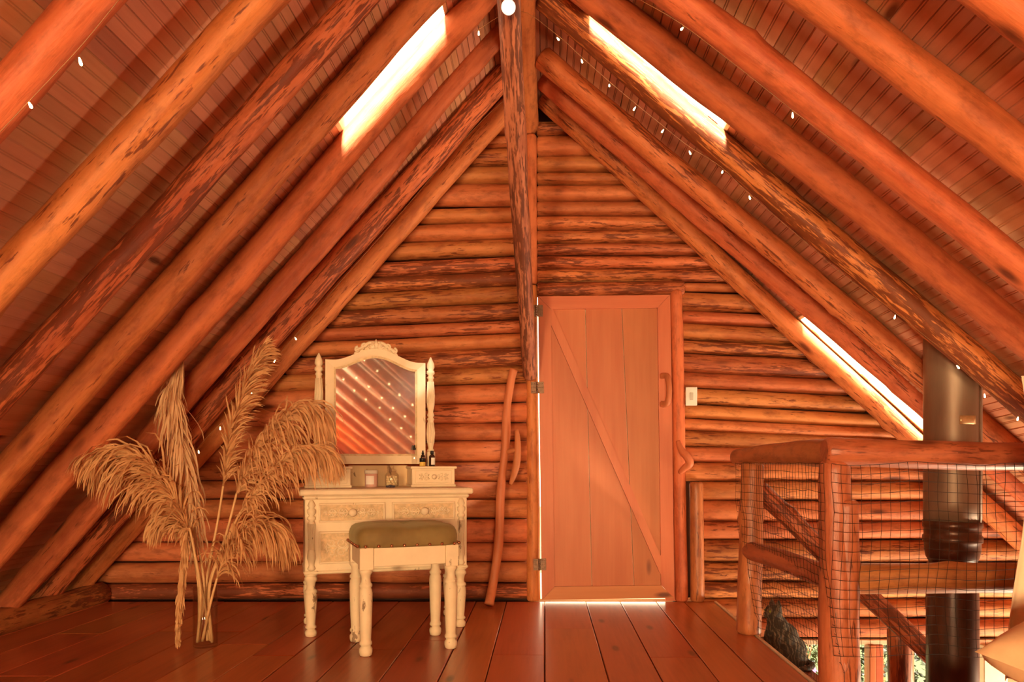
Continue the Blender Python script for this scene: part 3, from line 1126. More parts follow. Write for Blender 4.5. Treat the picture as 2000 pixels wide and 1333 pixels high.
R0 = 0.132
mb = MB()
mb.lathe([(R0, fz(1022)), (R0, fz(980)), (R0, fz(900)), (R0, fz(820)), (R0, fz(620)), (R0, fz(560))], 40)
mb.build('upper_pipe', fm, flue)
mb = MB()
mb.lathe([(R0 - 0.028, fz(1108)), (R0 - 0.012, fz(1095)), (R0 - 0.004, fz(1080)), (R0 - 0.004, fz(1066)), (R0 + 0.004, fz(1064)), (R0 + 0.004, fz(1052)), (R0 - 0.002, fz(1050)), (R0 - 0.002, fz(1036)), (R0 + 0.004, fz(1034)), (R0 + 0.004, fz(1021))], 40)
mb.build('collar', fd, flue)
mb = MB()
mb.lathe([(0.128, 0.0), (0.124, 1.0), (0.119, fz(1180)), (0.116, fz(1110)), (0.10, fz(1100))], 40)
mb.build('lower_pipe', fd, flue)
ang = math.radians(-52)
mb = MB()
mb.tube([(math.cos(ang) * (R0 + 0.001), math.sin(ang) * (R0 + 0.001), fz(1022)), (math.cos(ang) * (R0 + 0.001), math.sin(ang) * (R0 + 0.001), fz(600))], 0.005, 8)
mb.build('seam', fm, flue)
mb = MB()
vs_, fs = [], []
for k in range(9):
    a = math.radians(-104 + k * 4.4)
    for z in (fz(829), fz(812)):
        for rr_ in (R0 + 0.0006, R0 + 0.002):
            vs_.append((rr_ * math.cos(a), rr_ * math.sin(a), z))
for k in range(8):
    b = k * 4
    fs += [(b + 1, b + 5, b + 7, b + 3), (b, b + 2, b + 6, b + 4), (b, b + 4, b + 5, b + 1), (b + 2, b + 3, b + 7, b + 6)]
fs += [(0, 1, 3, 2), (32, 34, 35, 33)]
mb.add(vs_, fs, True)
mb.build('foil_strip', plain('worn_brass_foil', (0.75, 0.5, 0.25), 0.35, metal=0.5, var=0.2, scale=30), flue)

# ------------------------------------------------------------------ cat on the top stair tread
cm, cnt, cb = new_mat('tabby_fur')
cv, _ = coords(cnt, (1, 1, 1), 0)
wv = N(cnt, 'ShaderNodeTexWave')
wv.inputs['Scale'].default_value = 12
wv.inputs['Distortion'].default_value = 16
wv.inputs['Detail'].default_value = 3
cnt.links.new(cv, wv.inputs['Vector'])
cc = mix(cnt, noise_t(cnt, cv, 25, 4), ramp(cnt, wv.outputs['Fac'], [(0.40, (0.035, 0.028, 0.02)), (0.9, (0.24, 0.175, 0.11))]), (0.05, 0.038, 0.026))
sepc = N(cnt, 'ShaderNodeSeparateXYZ')
tcc = N(cnt, 'ShaderNodeTexCoord')
cnt.links.new(tcc.outputs['Object'], sepc.inputs[0])
chest = ramp(cnt, sepc.outputs['X'], [(0.0, 1.0), (1.0, 1.0)])
cnt.links.new(cc, cb.inputs['Base Color'])
cb.inputs['Roughness'].default_value = 0.85
bump(cnt, cb, noise_t(cnt, cv, 90, 3), 0.5, 0.004)
cat = empty('cat', (1.254, 4.17, -0.2), 0.35, label='dark tabby cat sitting behind the railing post at the stairs', cat='cat')
mb = MB()
mb.ball((0.02, 0, 0.085), (0.115, 0.085, 0.092), 16, 10)
mb.ball((0.0, 0, 0.14), (0.088, 0.072, 0.10), 16, 10)
mb.ball((-0.035, 0, 0.19), (0.066, 0.058, 0.088), 16, 10)
mb.ball((-0.05, 0.0, 0.245), (0.046, 0.044, 0.055), 14, 8)
mb.ball((-0.062, 0.0, 0.295), (0.047, 0.045, 0.043), 16, 10)
mb.ball((-0.10, 0.0, 0.283), (0.022, 0.024, 0.019), 10, 8)
for sy in (-1, 1):
    mb.lathe([(0.020, 0.0), (0.013, 0.022), (0.003, 0.042)], 8, (-0.052, sy * 0.028, 0.322))
    mb.tube([(-0.06, sy * 0.03, 0.18), (-0.082, sy * 0.032, 0.10), (-0.085, sy * 0.033, 0.018)], [0.032, 0.022, 0.018], 10)
    mb.ball((-0.098, sy * 0.033, 0.015), (0.028, 0.018, 0.015), 10, 6)
    mb.ball((0.03, sy * 0.06, 0.055), (0.075, 0.035, 0.055), 12, 8)
    mb.ball((-0.03, sy * 0.07, 0.016), (0.045, 0.02, 0.016), 10, 6)
mb.tube(smoothpath([(0.11, 0, 0.04), (0.13, -0.03, 0.02), (0.12, -0.08, 0.018), (0.06, -0.12, 0.018), (0.0, -0.12, 0.018)], 5), [0.022 - 0.0004 * i for i in range(21)], 8)
body = mb.build('body', cm, cat)
rm = body.modifiers.new('skin', 'REMESH')
rm.mode = 'VOXEL'
rm.voxel_size = 0.006
rm.use_smooth_shade = True
smo = body.modifiers.new('soft', 'SMOOTH')
smo.iterations = 6
smo.factor = 0.5
eye_m = plain('cat_eye', (0.25, 0.28, 0.05), 0.1)
for sy in (-1, 1):
    mb = MB()
    mb.ball((-0.098, sy * 0.021, 0.303), 0.007, 8, 6)
    mb.build('eye', eye_m, cat)
mb = MB()
mb.ball((-0.121, 0, 0.288), (0.005, 0.006, 0.004), 8, 6)
mb.build('nose', plain('cat_nose', (0.25, 0.08, 0.06), 0.4), cat)

# ------------------------------------------------------------------ painted furniture
def paint(name, col, chip, amount, rough=0.55):
    m, nt, b = new_mat(name)
    v, _ = coords(nt, (1, 1, 1))
    vz, _ = coords(nt, (1, 1, 0.35))
    n1 = noise_t(nt, vz, 26, 5, 0.65, 0.6)
    n2 = noise_t(nt, v, 6, 2)
    t = math_n(nt, 'ADD', n1, math_n(nt, 'MULTIPLY', math_n(nt, 'SUBTRACT', n2, 0.5), 0.5))
    mask = ramp(nt, t, [(0.70 - amount, 0.0), (0.74 - amount, 1.0)])
    base = ramp(nt, noise_t(nt, v, 14, 4), [(0.3, [c * 0.90 for c in col]), (0.7, col)])
    nt.links.new(mix(nt, math_n(nt, 'MULTIPLY', mask, 0.8), base, chip), b.inputs['Base Color'])
    b.inputs['Roughness'].default_value = rough
    bump(nt, b, mask, 0.2, 0.002)
    b.inputs['Specular IOR Level'].default_value = 0.3
    return m


CHIP = (0.16, 0.07, 0.03)
M['paint'] = paint('cream_paint', (0.84, 0.65, 0.43), (0.30, 0.17, 0.08), 0.0)
M['paint_worn'] = paint('worn_cream_paint', (0.82, 0.63, 0.41), CHIP, 0.075)
M['paint_leg'] = paint('chipped_cream_paint', (0.82, 0.63, 0.41), CHIP, 0.035)
M['glaze'] = plain('antique_glaze', (0.66, 0.46, 0.26), 0.7, var=0.25, scale=40)

van = empty('dressing_table', (-0.8636, 4.2655, 0), math.radians(18), label='cream distressed carved dressing table with arched mirror against the log wall', cat='dressing table')


def vpart(name, mat='paint', parent=None):
    def fin(mb):
        return mb.build(name, M[mat] if isinstance(mat, str) else mat, parent or van)
    return fin


def vbox(name, b, bev=0.004, mat='paint', parent=None):
    mb = MB()
    mb.box(*b, bev)
    return mb.build(name, M[mat], parent or van)


# legs: a turned profile
def turned(h, r, n=20):
    u = [(0.55, 0.0), (0.85, 0.015), (0.95, 0.06), (0.9, 0.09), (0.62, 0.115), (0.62, 0.13), (0.88, 0.14), (0.88, 0.165), (0.72, 0.18), (0.70, 0.2), (0.86, 0.40), (1.0, 0.58), (0.95, 0.66), (0.82, 0.68), (1.0, 0.695), (1.0, 0.73), (0.72, 0.75), (0.66, 0.80), (0.78, 0.86), (1.02, 0.89), (1.02, 0.93), (0.85, 0.945), (0.85, 0.955), (1.05, 0.965), (1.05, 1.0)]
    return [(r * a, h * b) for a, b in u]


for sx in (-1, 1):
    for sy in (-1, 1):
        mb = MB()
        mb.lathe(turned(0.32, 0.031), 18, (sx * 0.382, sy * 0.162, 0))
        mb.build('leg', M['paint_worn'], van)
vbox('body', (-0.412, 0.412, -0.188, 0.192, 0.318, 0.70))
vbox('base_moulding', (-0.418, 0.418, -0.196, 0.196, 0.316, 0.334), 0.006, 'paint_worn')
vbox('top_moulding', (-0.422, 0.422, -0.205, 0.196, 0.690, 0.712), 0.008)
vbox('top', (-0.440, 0.440, -0.222, 0.200, 0.711, 0.742), 0.007)


def scroll(mb, cx, cz, y, s, flip, r=0.0042, turns=1.3, start=0.0, n=16):
    pts = []
    for i in range(n + 1):
        t = i / n
        a = start + flip * t * turns * 2 * math.pi
        q = s * (1 - 0.82 * t)
        pts.append((cx + q * math.cos(a), y, cz + q * math.sin(a)))
    mb.tube(pts, [r * (1.0 - 0.45 * i / n) for i in range(n + 1)], 6)


def leafblob(mb, x, z, y, l, ang, w=0.35):
    c, s = math.cos(ang), math.sin(ang)
    path = [(x, y, z), (x + c * l * 0.5, y - 0.002, z + s * l * 0.5), (x + c * l, y, z + s * l)]
    mb.tube(path, [l * 0.12, l * w * 0.5, l * 0.05], 6)


def carving(parent, cx, cz, y, hw, hh):
    """mirrored scrolls and leaves round a centre"""
    mb = MB()
    for sx in (-1, 1):
        for sz in (-1, 1):
            scroll(mb, cx + sx * hw * 0.36, cz + sz * hh * 0.36, y, hh * 0.42, sx * sz, 0.0042, 1.25, math.pi if sx > 0 else 0)
            scroll(mb, cx + sx * hw * 0.70, cz + sz * hh * 0.40, y, hh * 0.32, -sx * sz, 0.0038, 1.2, 0 if sx > 0 else math.pi)
            leafblob(mb, cx + sx * hw * 0.5, cz, y, hw * 0.20, math.atan2(sz * 0.8, sx * 0.9))
            leafblob(mb, cx + sx * hw * 0.14, cz, y, hw * 0.20, math.atan2(sz * 0.9, sx * 0.6))
            mb.ball((cx + sx * hw * 0.54, y, cz + sz * hh * 0.62), (0.004, 0.003, 0.004), 6, 4)
        for k in range(5):
            leafblob(mb, cx + sx * hw * 0.86, cz, y, hw * 0.12, (0 if sx > 0 else math.pi) + (k - 2) * 0.75)
        path = smoothpath([(cx + sx * hw * 0.12, y, cz + hh * 0.1), (cx + sx * hw * 0.35, y, cz - hh * 0.1), (cx + sx * hw * 0.6, y, cz + hh * 0.12), (cx + sx * hw * 0.84, y, cz)], 5)
        mb.tube(path, 0.0036, 6)
    c_ = mb.build('carving', M['paint'], parent)
    c_['kind'] = 'stuff'
    return c_


def drawer(x0, x1, z0, z1, y, knob=True, carve=True):
    d = vbox('drawer', (x0, x1, y - 0.008, y + 0.02, z0, z1), 0.003)
    # raised border and sunken, glazed field
    f = MB()
    t = 0.010
    for b in ((x0, x1, z1 - t, z1), (x0, x1, z0, z0 + t), (x0, x0 + t, z0 + t, z1 - t), (x1 - t, x1, z0 + t, z1 - t)):
        f.box(b[0], b[1], y - 0.016, y - 0.007, b[2], b[3], 0.003)
    f.build('border', M['paint'], d)
    g = MB()
    g.box(x0 + t, x1 - t, y - 0.0095, y - 0.008, z0 + t, z1 - t)
    for zz in (z0 + t + 0.001, z1 - t - 0.003):
        pass
    g.build('field', M['glaze'], d)
    hw, hh = (x1 - x0) / 2 - 0.018, (z1 - z0) / 2 - 0.014
    if carve:
        carving(d, (x0 + x1) / 2, (z0 + z1) / 2, y - 0.011, hw, hh)
    if knob:
        k = MB()
        k.lathe([(0.008, 0.0), (0.008, 0.012), (0.018, 0.016), (0.021, 0.024), (0.017, 0.032), (0.006, 0.036)], 14, ((x0 + x1) / 2, y - 0.008, (z0 + z1) / 2), axis='Y')
        k.build('knob', M['paint'], d)
    return d


drawer(-0.345, -0.018, 0.575, 0.672, -0.19)
drawer(0.018, 0.345, 0.575, 0.672, -0.19)
drawer(-0.345, -0.018, 0.368, 0.53, -0.19)
drawer(0.018, 0.345, 0.368, 0.53, -0.19)
colp = [(0.012, 0.335), (0.021, 0.345), (0.014, 0.36), (0.015, 0.375), (0.022, 0.40), (0.017, 0.44), (0.014, 0.52), (0.018, 0.575), (0.012, 0.585), (0.021, 0.592), (0.021, 0.604), (0.012, 0.61), (0.022, 0.625), (0.022, 0.64), (0.012, 0.648), (0.020, 0.662), (0.013, 0.68), (0.004, 0.692)]
for sx in (-1, 1):
    mb = MB()
    mb.lathe(colp, 16, (sx * 0.380, -0.190, 0))
    c = mb.build('column', M['paint_leg'], van)
    mb = MB()
    for k in range(9):
        a = math.pi + math.pi * (k + 0.5) / 9
        mb.tube([(sx * 0.380 + 0.0155 * math.cos(a), -0.190 + 0.0155 * math.sin(a), 0.44), (sx * 0.380 + 0.015 * math.cos(a), -0.190 + 0.015 * math.sin(a), 0.50), (sx * 0.380 + 0.0185 * math.cos(a), -0.190 + 0.0185 * math.sin(a), 0.57)], 0.0022, 5)
    mb.build('reeding', M['paint_worn'], c)

# two small drawer boxes and the low back panel
for x0, x1 in ((0.150, 0.385), (-0.405, -0.175)):
    bx = vbox('small_drawer_box', (x0, x1, 0.0, 0.19, 0.742, 0.842), 0.003)
    vbox('lid', (x0 - 0.010, x1 + 0.010, -0.012, 0.195, 0.842, 0.855), 0.003, 'paint', bx)
    vbox('foot_moulding', (x0 - 0.006, x1 + 0.006, -0.008, 0.194, 0.742, 0.756), 0.003, 'paint', bx)
    cx = (x0 + x1) / 2
    fr = vbox('drawer_front', (x0 + 0.018, x1 - 0.018, -0.006, 0.004, 0.764, 0.832), 0.002, 'paint', bx)
    mb = MB()
    for sx in (-1, 1):
        for sz in (-1, 1):
            scroll(mb, cx + sx * 0.040, 0.798 + sz * 0.013, -0.008, 0.014, sx * sz, 0.0028, 1.2, math.pi if sx > 0 else 0, 12)
            scroll(mb, cx + sx * 0.068, 0.798 + sz * 0.013, -0.008, 0.011, -sx * sz, 0.0025, 1.2, 0 if sx > 0 else math.pi, 12)
            leafblob(mb, cx + sx * 0.055, 0.798, -0.008, 0.02, math.atan2(sz, sx))
    # carving is a sub-part of the box, beside its drawer front
    mb.build('carving', M['paint'], bx)['kind'] = 'stuff'
    mb = MB()
    mb.lathe([(0.006, 0.0), (0.006, 0.006), (0.013, 0.010), (0.014, 0.016), (0.009, 0.022), (0.003, 0.024)], 12, (cx, -0.006, 0.798), axis='Y')
    mb.build('knob', M['paint'], bx)
mb = MB()
mb.box(-0.175, 0.150, 0.176, 0.190, 0.742, 0.86, 0.003)
mb.build('back_panel', paint('bare_panel', (0.72, 0.48, 0.25), CHIP, 0.0), van)

# mirror and its carved posts
MX, MY = -0.030, 0.125
pp_ = [(0.024, 0.855), (0.024, 0.925), (0.015, 0.935), (0.020, 0.945), (0.013, 0.955), (0.019, 0.985), (0.022, 1.05), (0.016, 1.11), (0.021, 1.12), (0.013, 1.13), (0.021, 1.14), (0.014, 1.16), (0.022, 1.20), (0.020, 1.27), (0.015, 1.345), (0.021, 1.352), (0.013, 1.365), (0.023, 1.375), (0.021, 1.39), (0.014, 1.395), (0.022, 1.41), (0.020, 1.43), (0.010, 1.452), (0.003, 1.468)]
for sx in (-1, 1):
    mb = MB()
    mb.lathe(pp_[2:], 16, (MX + sx * 0.303, MY, 0))
    mb.box(MX + sx * 0.303 - 0.022, MX + sx * 0.303 + 0.022, MY - 0.022, MY + 0.022, 0.855, 0.937, 0.003)
    p_ = mb.build('mirror_post', M['paint_leg'], van)
    mb = MB()
    for k in range(10):
        a = 2 * math.pi * k / 10
        mb.tube([(MX + sx * 0.303 + 0.020 * math.cos(a), MY + 0.020 * math.sin(a), 1.21), (MX + sx * 0.303 + 0.021 * math.cos(a + 0.3), MY + 0.021 * math.sin(a + 0.3), 1.25), (MX + sx * 0.303 + 0.0165 * math.cos(a), MY + 0.0165 * math.sin(a), 1.33)], 0.003, 5)
        mb.tube([(MX + sx * 0.303 + 0.018 * math.cos(a), MY + 0.018 * math.sin(a), 0.985), (MX + sx * 0.303 + 0.022 * math.cos(a + 0.3), MY + 0.022 * math.sin(a + 0.3), 1.04), (MX + sx * 0.303 + 0.0165 * math.cos(a), MY + 0.0165 * math.sin(a), 1.10)], 0.003, 5)
    mb.build('carving', M['paint_worn'], p_)['kind'] = 'stuff'

Wm, Z0, Z1 = 0.270, 0.868, 1.432


def arch(x, w, lo, hi):
    u = abs(x) / w
    if u > 0.84:
        return lo
    t = u / 0.84
    return lo + (hi - lo) * (0.5 + 0.5 * math.cos(math.pi * t)) ** 0.9


xs = [Wm * (1 - 2 * i / 40) for i in range(41)]
outer = [(MX - Wm, Z0), (MX + Wm, Z0)] + [(MX + x, arch(x, Wm, Z1, Z1 + 0.068)) for x in xs]
wi = Wm - 0.052
xi = [wi * (1 - 2 * i / 40) for i in range(41)]
inner = [(MX - wi, Z0 + 0.05), (MX + wi, Z0 + 0.05)] + [(MX + x, arch(x, wi * 1.19, Z1 - 0.045, Z1 + 0.022)) for x in xi]


def ring_strip(mb, o, i, y0, y1, yi):
    n = len(o)
    v = [(x, y0, z) for x, z in o] + [(x, yi, z) for x, z in i] + [(x, y1, z) for x, z in o] + [(x, y1, z) for x, z in i]
    f = []
    for k in range(n):
        l = (k + 1) % n
        f += [(k, l, n + l, n + k), (n + k, n + l, 3 * n + l, 3 * n + k), (l, k, 2 * n + k, 2 * n + l), (2 * n + k, 3 * n + k, 3 * n + l, 2 * n + l)]
    mb.add(v, f)


mb = MB()
ring_strip(mb, outer, inner, MY - 0.022, MY + 0.012, MY - 0.010)
frame = mb.build('mirror_frame', M['paint'], van)
mb = MB()
inn2 = [(MX + (x - MX) * 0.985, z + (0.005 if z < 1.0 else -0.004)) for x, z in inner]
inn1 = [(MX + (x - MX) * 1.03, z + (-0.006 if z < 1.0 else 0.006)) for x, z in inner]
ring_strip(mb, inn1, inn2, MY - 0.018, MY, MY - 0.013)
mb.build('inner_beading', M['glaze'], frame)
mm, mnt, mbb = new_mat('old_mirror')
mbb.inputs['Metallic'].default_value = 1.0
mbb.inputs['Roughness'].default_value = 0.03
mv, _ = coords(mnt, (1, 1, 1))
mnt.links.new(ramp(mnt, noise_t(mnt, mv, 7, 4), [(0.3, (0.70, 0.70, 0.68)), (0.7, (0.82, 0.82, 0.80))]), mbb.inputs['Base Color'])
df = N(mnt, 'ShaderNodeBsdfDiffuse')
df.inputs[0].default_value = (0.62, 0.55, 0.48, 1)
mx_ = N(mnt, 'ShaderNodeMixShader')
mx_.inputs[0].default_value = 0.22
mnt.links.new(mbb.outputs[0], mx_.inputs[1])
mnt.links.new(df.outputs[0], mx_.inputs[2])
mnt.links.new(mx_.outputs[0], mnt.nodes['Material Output'].inputs['Surface'])
mb = MB()
mb.prism([(x, z) for x, z in inner], MY - 0.007, MY + 0.006)
mb.build('mirror_glass', mm, van)
# carved crest
mb = MB()
zc = Z1 + 0.074
leafblob(mb, MX, zc - 0.012, MY - 0.008, 0.060, math.pi / 2, 0.55)
for sx in (-1, 1):
    for k, (l, a) in enumerate(((0.052, 1.2), (0.046, 0.85), (0.045, 0.5))):
        leafblob(mb, MX + sx * 0.008, zc - 0.012, MY - 0.010, l, a if sx > 0 else math.pi - a, 0.5)
    scroll(mb, MX + sx * 0.062, zc + 0.010, MY - 0.008, 0.018, sx, 0.007, 1.3, -math.pi / 2, 14)
    scroll(mb, MX + sx * 0.098, zc - 0.012, MY - 0.008, 0.016, -sx, 0.007, 1.3, math.pi / 2, 14)
    mb.tube(smoothpath([(MX + sx * 0.01, MY - 0.006, zc + 0.03), (MX + sx * 0.04, MY - 0.006, zc + 0.026), (MX + sx * 0.075, MY - 0.006, zc), (MX + sx * 0.115, MY - 0.006, zc - 0.018)], 5), 0.009, 8)
mb.prism([(MX - 0.12, zc - 0.035), (MX + 0.12, zc - 0.035), (MX + 0.10, zc - 0.008), (MX + 0.055, zc + 0.012), (MX + 0.02, zc + 0.036), (MX - 0.02, zc + 0.036), (MX - 0.055, zc + 0.012), (MX - 0.10, zc - 0.008)], MY - 0.006, MY + 0.010)
mb.build('crest', M['paint'], frame)


# ------------------------------------------------------------------ small things on the dressing table
def on_van(x, y, z):
    c, s = math.cos(math.radians(18)), math.sin(math.radians(18))
    return (-0.8636 + x * c - y * s, 4.2655 + x * s + y * c, z)


cj = empty('candle_jar', on_van(-0.062, 0.06, 0.742), 0.3, label='pink candle jar with pale lid on the dressing table', cat='candle')
mb = MB()
mb.lathe([(0.030, 0.0), (0.034, 0.004), (0.034, 0.074), (0.031, 0.076)], 24)
mb.build('glass', plain('pink_glass', (0.72, 0.40, 0.32), 0.25), cj)
mb = MB()
mb.lathe([(0.035, 0.074), (0.036, 0.078), (0.036, 0.090), (0.033, 0.093)], 24)
mb.build('lid', plain('pale_lid', (0.82, 0.74, 0.62), 0.4), cj)
mb = MB()
vs_, fs = [], []
for k in range(9):
    a = math.radians(-150 + k * 10)
    for z in (0.016, 0.062):
        vs_.append((0.0346 * math.cos(a), 0.0346 * math.sin(a), z))
for k in range(8):
    fs.append((2 * k, 2 * k + 2, 2 * k + 3, 2 * k + 1))
mb.add(vs_, fs, True)
mb.build('paper_label', plain('paper', (0.85, 0.74, 0.66), 0.7), cj)

gj = empty('glass_jar', on_van(0.050, 0.07, 0.742), 0, label='clear glass jar with round stopper full of pale beads', cat='jar')
mb = MB()
mb.lathe([(0.032, 0.0), (0.038, 0.006), (0.038, 0.066), (0.030, 0.076), (0.024, 0.08), (0.024, 0.086), (0.022, 0.086), (0.022, 0.079), (0.034, 0.064), (0.034, 0.008), (0.010, 0.006)], 24)
mb.build('glass', M['vase'], gj)
mb = MB()
mb.lathe([(0.026, 0.086), (0.027, 0.092), (0.012, 0.098), (0.012, 0.103)], 20)
mb.ball((0, 0, 0.112), 0.012, 12, 8)
mb.build('stopper', M['vase'], gj)
mb = MB()
rb_ = random.Random(3)
for z in (0.016, 0.029, 0.042, 0.055):
    for k in range(8):
        a = 2 * math.pi * k / 8 + z * 40
        mb.ball((0.024 * math.cos(a), 0.024 * math.sin(a), z), 0.0085, 8, 5)
    mb.ball((0, 0, z), 0.010, 8, 5)
beads = mb.build('beads', plain('pale_bead', (0.85, 0.66, 0.38), 0.35), gj)
beads['kind'] = 'stuff'

mb = MB()
for k in range(7):
    a = 2 * math.pi * k / 7
    mb.ball((0.018 * math.cos(a), 0.008 * math.sin(a), 0.006), (0.008, 0.006, 0.006), 8, 5)
mb.ball((0, 0, 0.008), (0.014, 0.01, 0.008), 10, 6)
t_ = tag(mb.build('trinket', plain('dark_trinket', (0.07, 0.05, 0.06), 0.3)), 'little dark bead bracelet lying in front of the glass jar', 'bracelet')
t_.location = on_van(0.030, -0.03, 0.742)

AMB = plain('amber_dark_glass', (0.035, 0.014, 0.008), 0.08, spec=0.6)
BLK = plain('black_cap', (0.012, 0.01, 0.009), 0.35)
WLB = plain('white_label', (0.82, 0.78, 0.70), 0.6)
YEL = plain('yellow_jar', (0.75, 0.50, 0.10), 0.3)


def bottle(name, x, y, r, h, label, bodym, capm, lab=None, dropper=False, cat='bottle'):
    e = empty(name, on_van(x, y, 0.855), 0.3, label=label, cat=cat)
    mb = MB()
    mb.lathe([(r * 0.9, 0), (r, 0.003), (r, h * 0.62), (r * 0.8, h * 0.70), (r * 0.45, h * 0.75), (r * 0.45, h * 0.78)], 18)
    mb.build('glass', bodym, e)
    mb = MB()
    if dropper:
        mb.lathe([(r * 0.6, h * 0.77), (r * 0.6, h * 0.86), (r * 0.35, h * 0.87), (r * 0.35, h * 0.95), (r * 0.15, h)], 14)
    else:
        mb.lathe([(r * 0.6, h * 0.77), (r * 0.6, h * 0.97), (r * 0.5, h)], 14)
    mb.build('cap', capm, e)
    if lab is not None:
        mb = MB()
        vs_, fs = [], []
        for k in range(7):
            a = math.radians(-115 + k * 15)
            for z in (h * 0.1, h * 0.55):
                vs_.append(((r + 0.0005) * math.cos(a), (r + 0.0005) * math.sin(a), z))
        for k in range(6):
            fs.append((2 * k, 2 * k + 2, 2 * k + 3, 2 * k + 1))
        mb.add(vs_, fs, True)
        mb.build('paper_label', lab, e)
    return e


bottle('glass_bottle', 0.272, 0.075, 0.0165, 0.086, 'dark brown bottle with white label on the small drawer box', AMB, BLK, WLB)
bottle('glass_bottle', 0.225, 0.10, 0.012, 0.088, 'slim dark dropper bottle with pinkish label behind the yellow pot', AMB, BLK, plain('pink_label', (0.75, 0.42, 0.30), 0.6), True)
bottle('glass_bottle', 0.175, 0.085, 0.015, 0.118, 'tall clear dropper bottle with black bulb in front of the mirror', M['vase'], BLK, None, True)
e = empty('cosmetic_pot', on_van(0.215, 0.05, 0.855), 0, label='small yellow pot with black lid on the small drawer box', cat='pot')
mb = MB()
mb.lathe([(0.014, 0), (0.0165, 0.003), (0.0165, 0.022), (0.014, 0.024)], 18)
mb.build('pot', YEL, e)
mb = MB()
mb.lathe([(0.0165, 0.024), (0.0165, 0.044), (0.014, 0.046)], 18)
mb.build('lid', BLK, e)

# ------------------------------------------------------------------ stool
stool = empty('stool', (-0.683, 3.811, 0), math.radians(21.6), label='cream chipped stool with olive cushion and brass nails before the dressing table', cat='stool')
sl_ = [(0.55, 0.0), (0.85, 0.012), (0.98, 0.05), (0.98, 0.085), (0.75, 0.11), (0.72, 0.125), (0.92, 0.135), (0.94, 0.16), (0.80, 0.175), (0.78, 0.2), (0.88, 0.35), (0.97, 0.58), (1.0, 0.72), (0.92, 0.765), (0.78, 0.785), (0.96, 0.80), (0.96, 0.825), (0.74, 0.845), (0.66, 0.89), (0.72, 0.93), (0.98, 0.96), (1.0, 1.0)]
for sx in (-1, 1):
    for sy in (-1, 1):
        mb = MB()
        mb.lathe([(0.031 * a, 0.395 * b) for a, b in sl_], 18, (sx * 0.198, sy * 0.152, 0))
        mb.box(sx * 0.198 - 0.031, sx * 0.198 + 0.031, sy * 0.152 - 0.031, sy * 0.152 + 0.031, 0.392, 0.492, 0.003)
        mb.build('leg', M['paint_leg'], stool)
for b in ((-0.167, 0.167, -0.176, -0.156, 0.405, 0.492), (-0.167, 0.167, 0.156, 0.176, 0.405, 0.492), (-0.222, -0.202, -0.121, 0.121, 0.405, 0.492), (0.202, 0.222, -0.121, 0.121, 0.405, 0.492)):
    mb = MB()
    mb.box(*b, 0.003)
    mb.build('apron', M['paint'], stool)
vm, vnt, vb = new_mat('olive_velvet')
vv, _ = coords(vnt, (1, 1, 1))
vnt.links.new(ramp(vnt, noise_t(vnt, vv, 9, 3), [(0.3, (0.17, 0.098, 0.025)), (0.7, (0.25, 0.155, 0.045))]), vb.inputs['Base Color'])
vb.inputs['Roughness'].default_value = 0.75
vb.inputs['Sheen Weight'].default_value = 0.35
vb.inputs['Sheen Tint'].default_value = (0.7, 0.6, 0.3, 1)
mb = MB()
NX, NZ = 64, 14
HX, HY = 0.236, 0.190
vs_, fs = [], []
prof = [(0.97, 0.0), (1.0, 0.01), (1.012, 0.03), (1.012, 0.05), (0.995, 0.066), (0.955, 0.082), (0.88, 0.092), (0.74, 0.098), (0.55, 0.101), (0.35, 0.103), (0.15, 0.104)]
for s, h in prof:
    for k in range(NX):
        a = 2 * math.pi * k / NX
        c, s2 = math.cos(a), math.sin(a)
        pw = 0.34
        ex = math.copysign(abs(c) ** pw, c)
        ey = math.copysign(abs(s2) ** pw, s2)
        x, y = HX * ex, HY * ey
        rx = HX - (1 - s) * min(HX, HY) * 1.05
        ry = HY - (1 - s) * min(HX, HY) * 1.05
        x, y = rx * ex, ry * ey
        dip = 0.010 * math.exp(-(x / 0.010) ** 2) + 0.008 * math.exp(-(y / 0.010) ** 2) if h > 0.03 else 0
        vs_.append((x, y, 0.490 + h - dip))
m_ = len(prof)
for i in range(m_ - 1):
    for k in range(NX):
        l = (k + 1) % NX
        fs.append((i * NX + k, i * NX + l, i * NX + NX + l, i * NX + NX + k))
fs.append(tuple((m_ - 1) * NX + k for k in range(NX)))
fs.append(tuple(range(NX))[::-1])
mb.add(vs_, fs, True)
cu = mb.build('cushion', vm, stool)
NAIL = plain('brass_nail', (0.45, 0.18, 0.08), 0.3, metal=0.9)
nail_mb = MB()
nail_mb.ball((0, 0, 0), (0.0080, 0.0080, 0.0080), 8, 5)
nme = None
spots = [(-0.205 + i * 0.0585, -0.190) for i in range(8)] + [(-0.236, -0.16 + i * 0.045) for i in range(8)] + [(0.236, -0.16 + i * 0.045) for i in range(8)] + [(-0.205 + i * 0.0585, 0.190) for i in range(8)]
for x, y in spots:
    if nme is None:
        o = nail_mb.build('nail', NAIL, cu)
        nme = o.data
    else:
        o = link('nail', nme, cu)
    o.location = (x, y, 0.499)

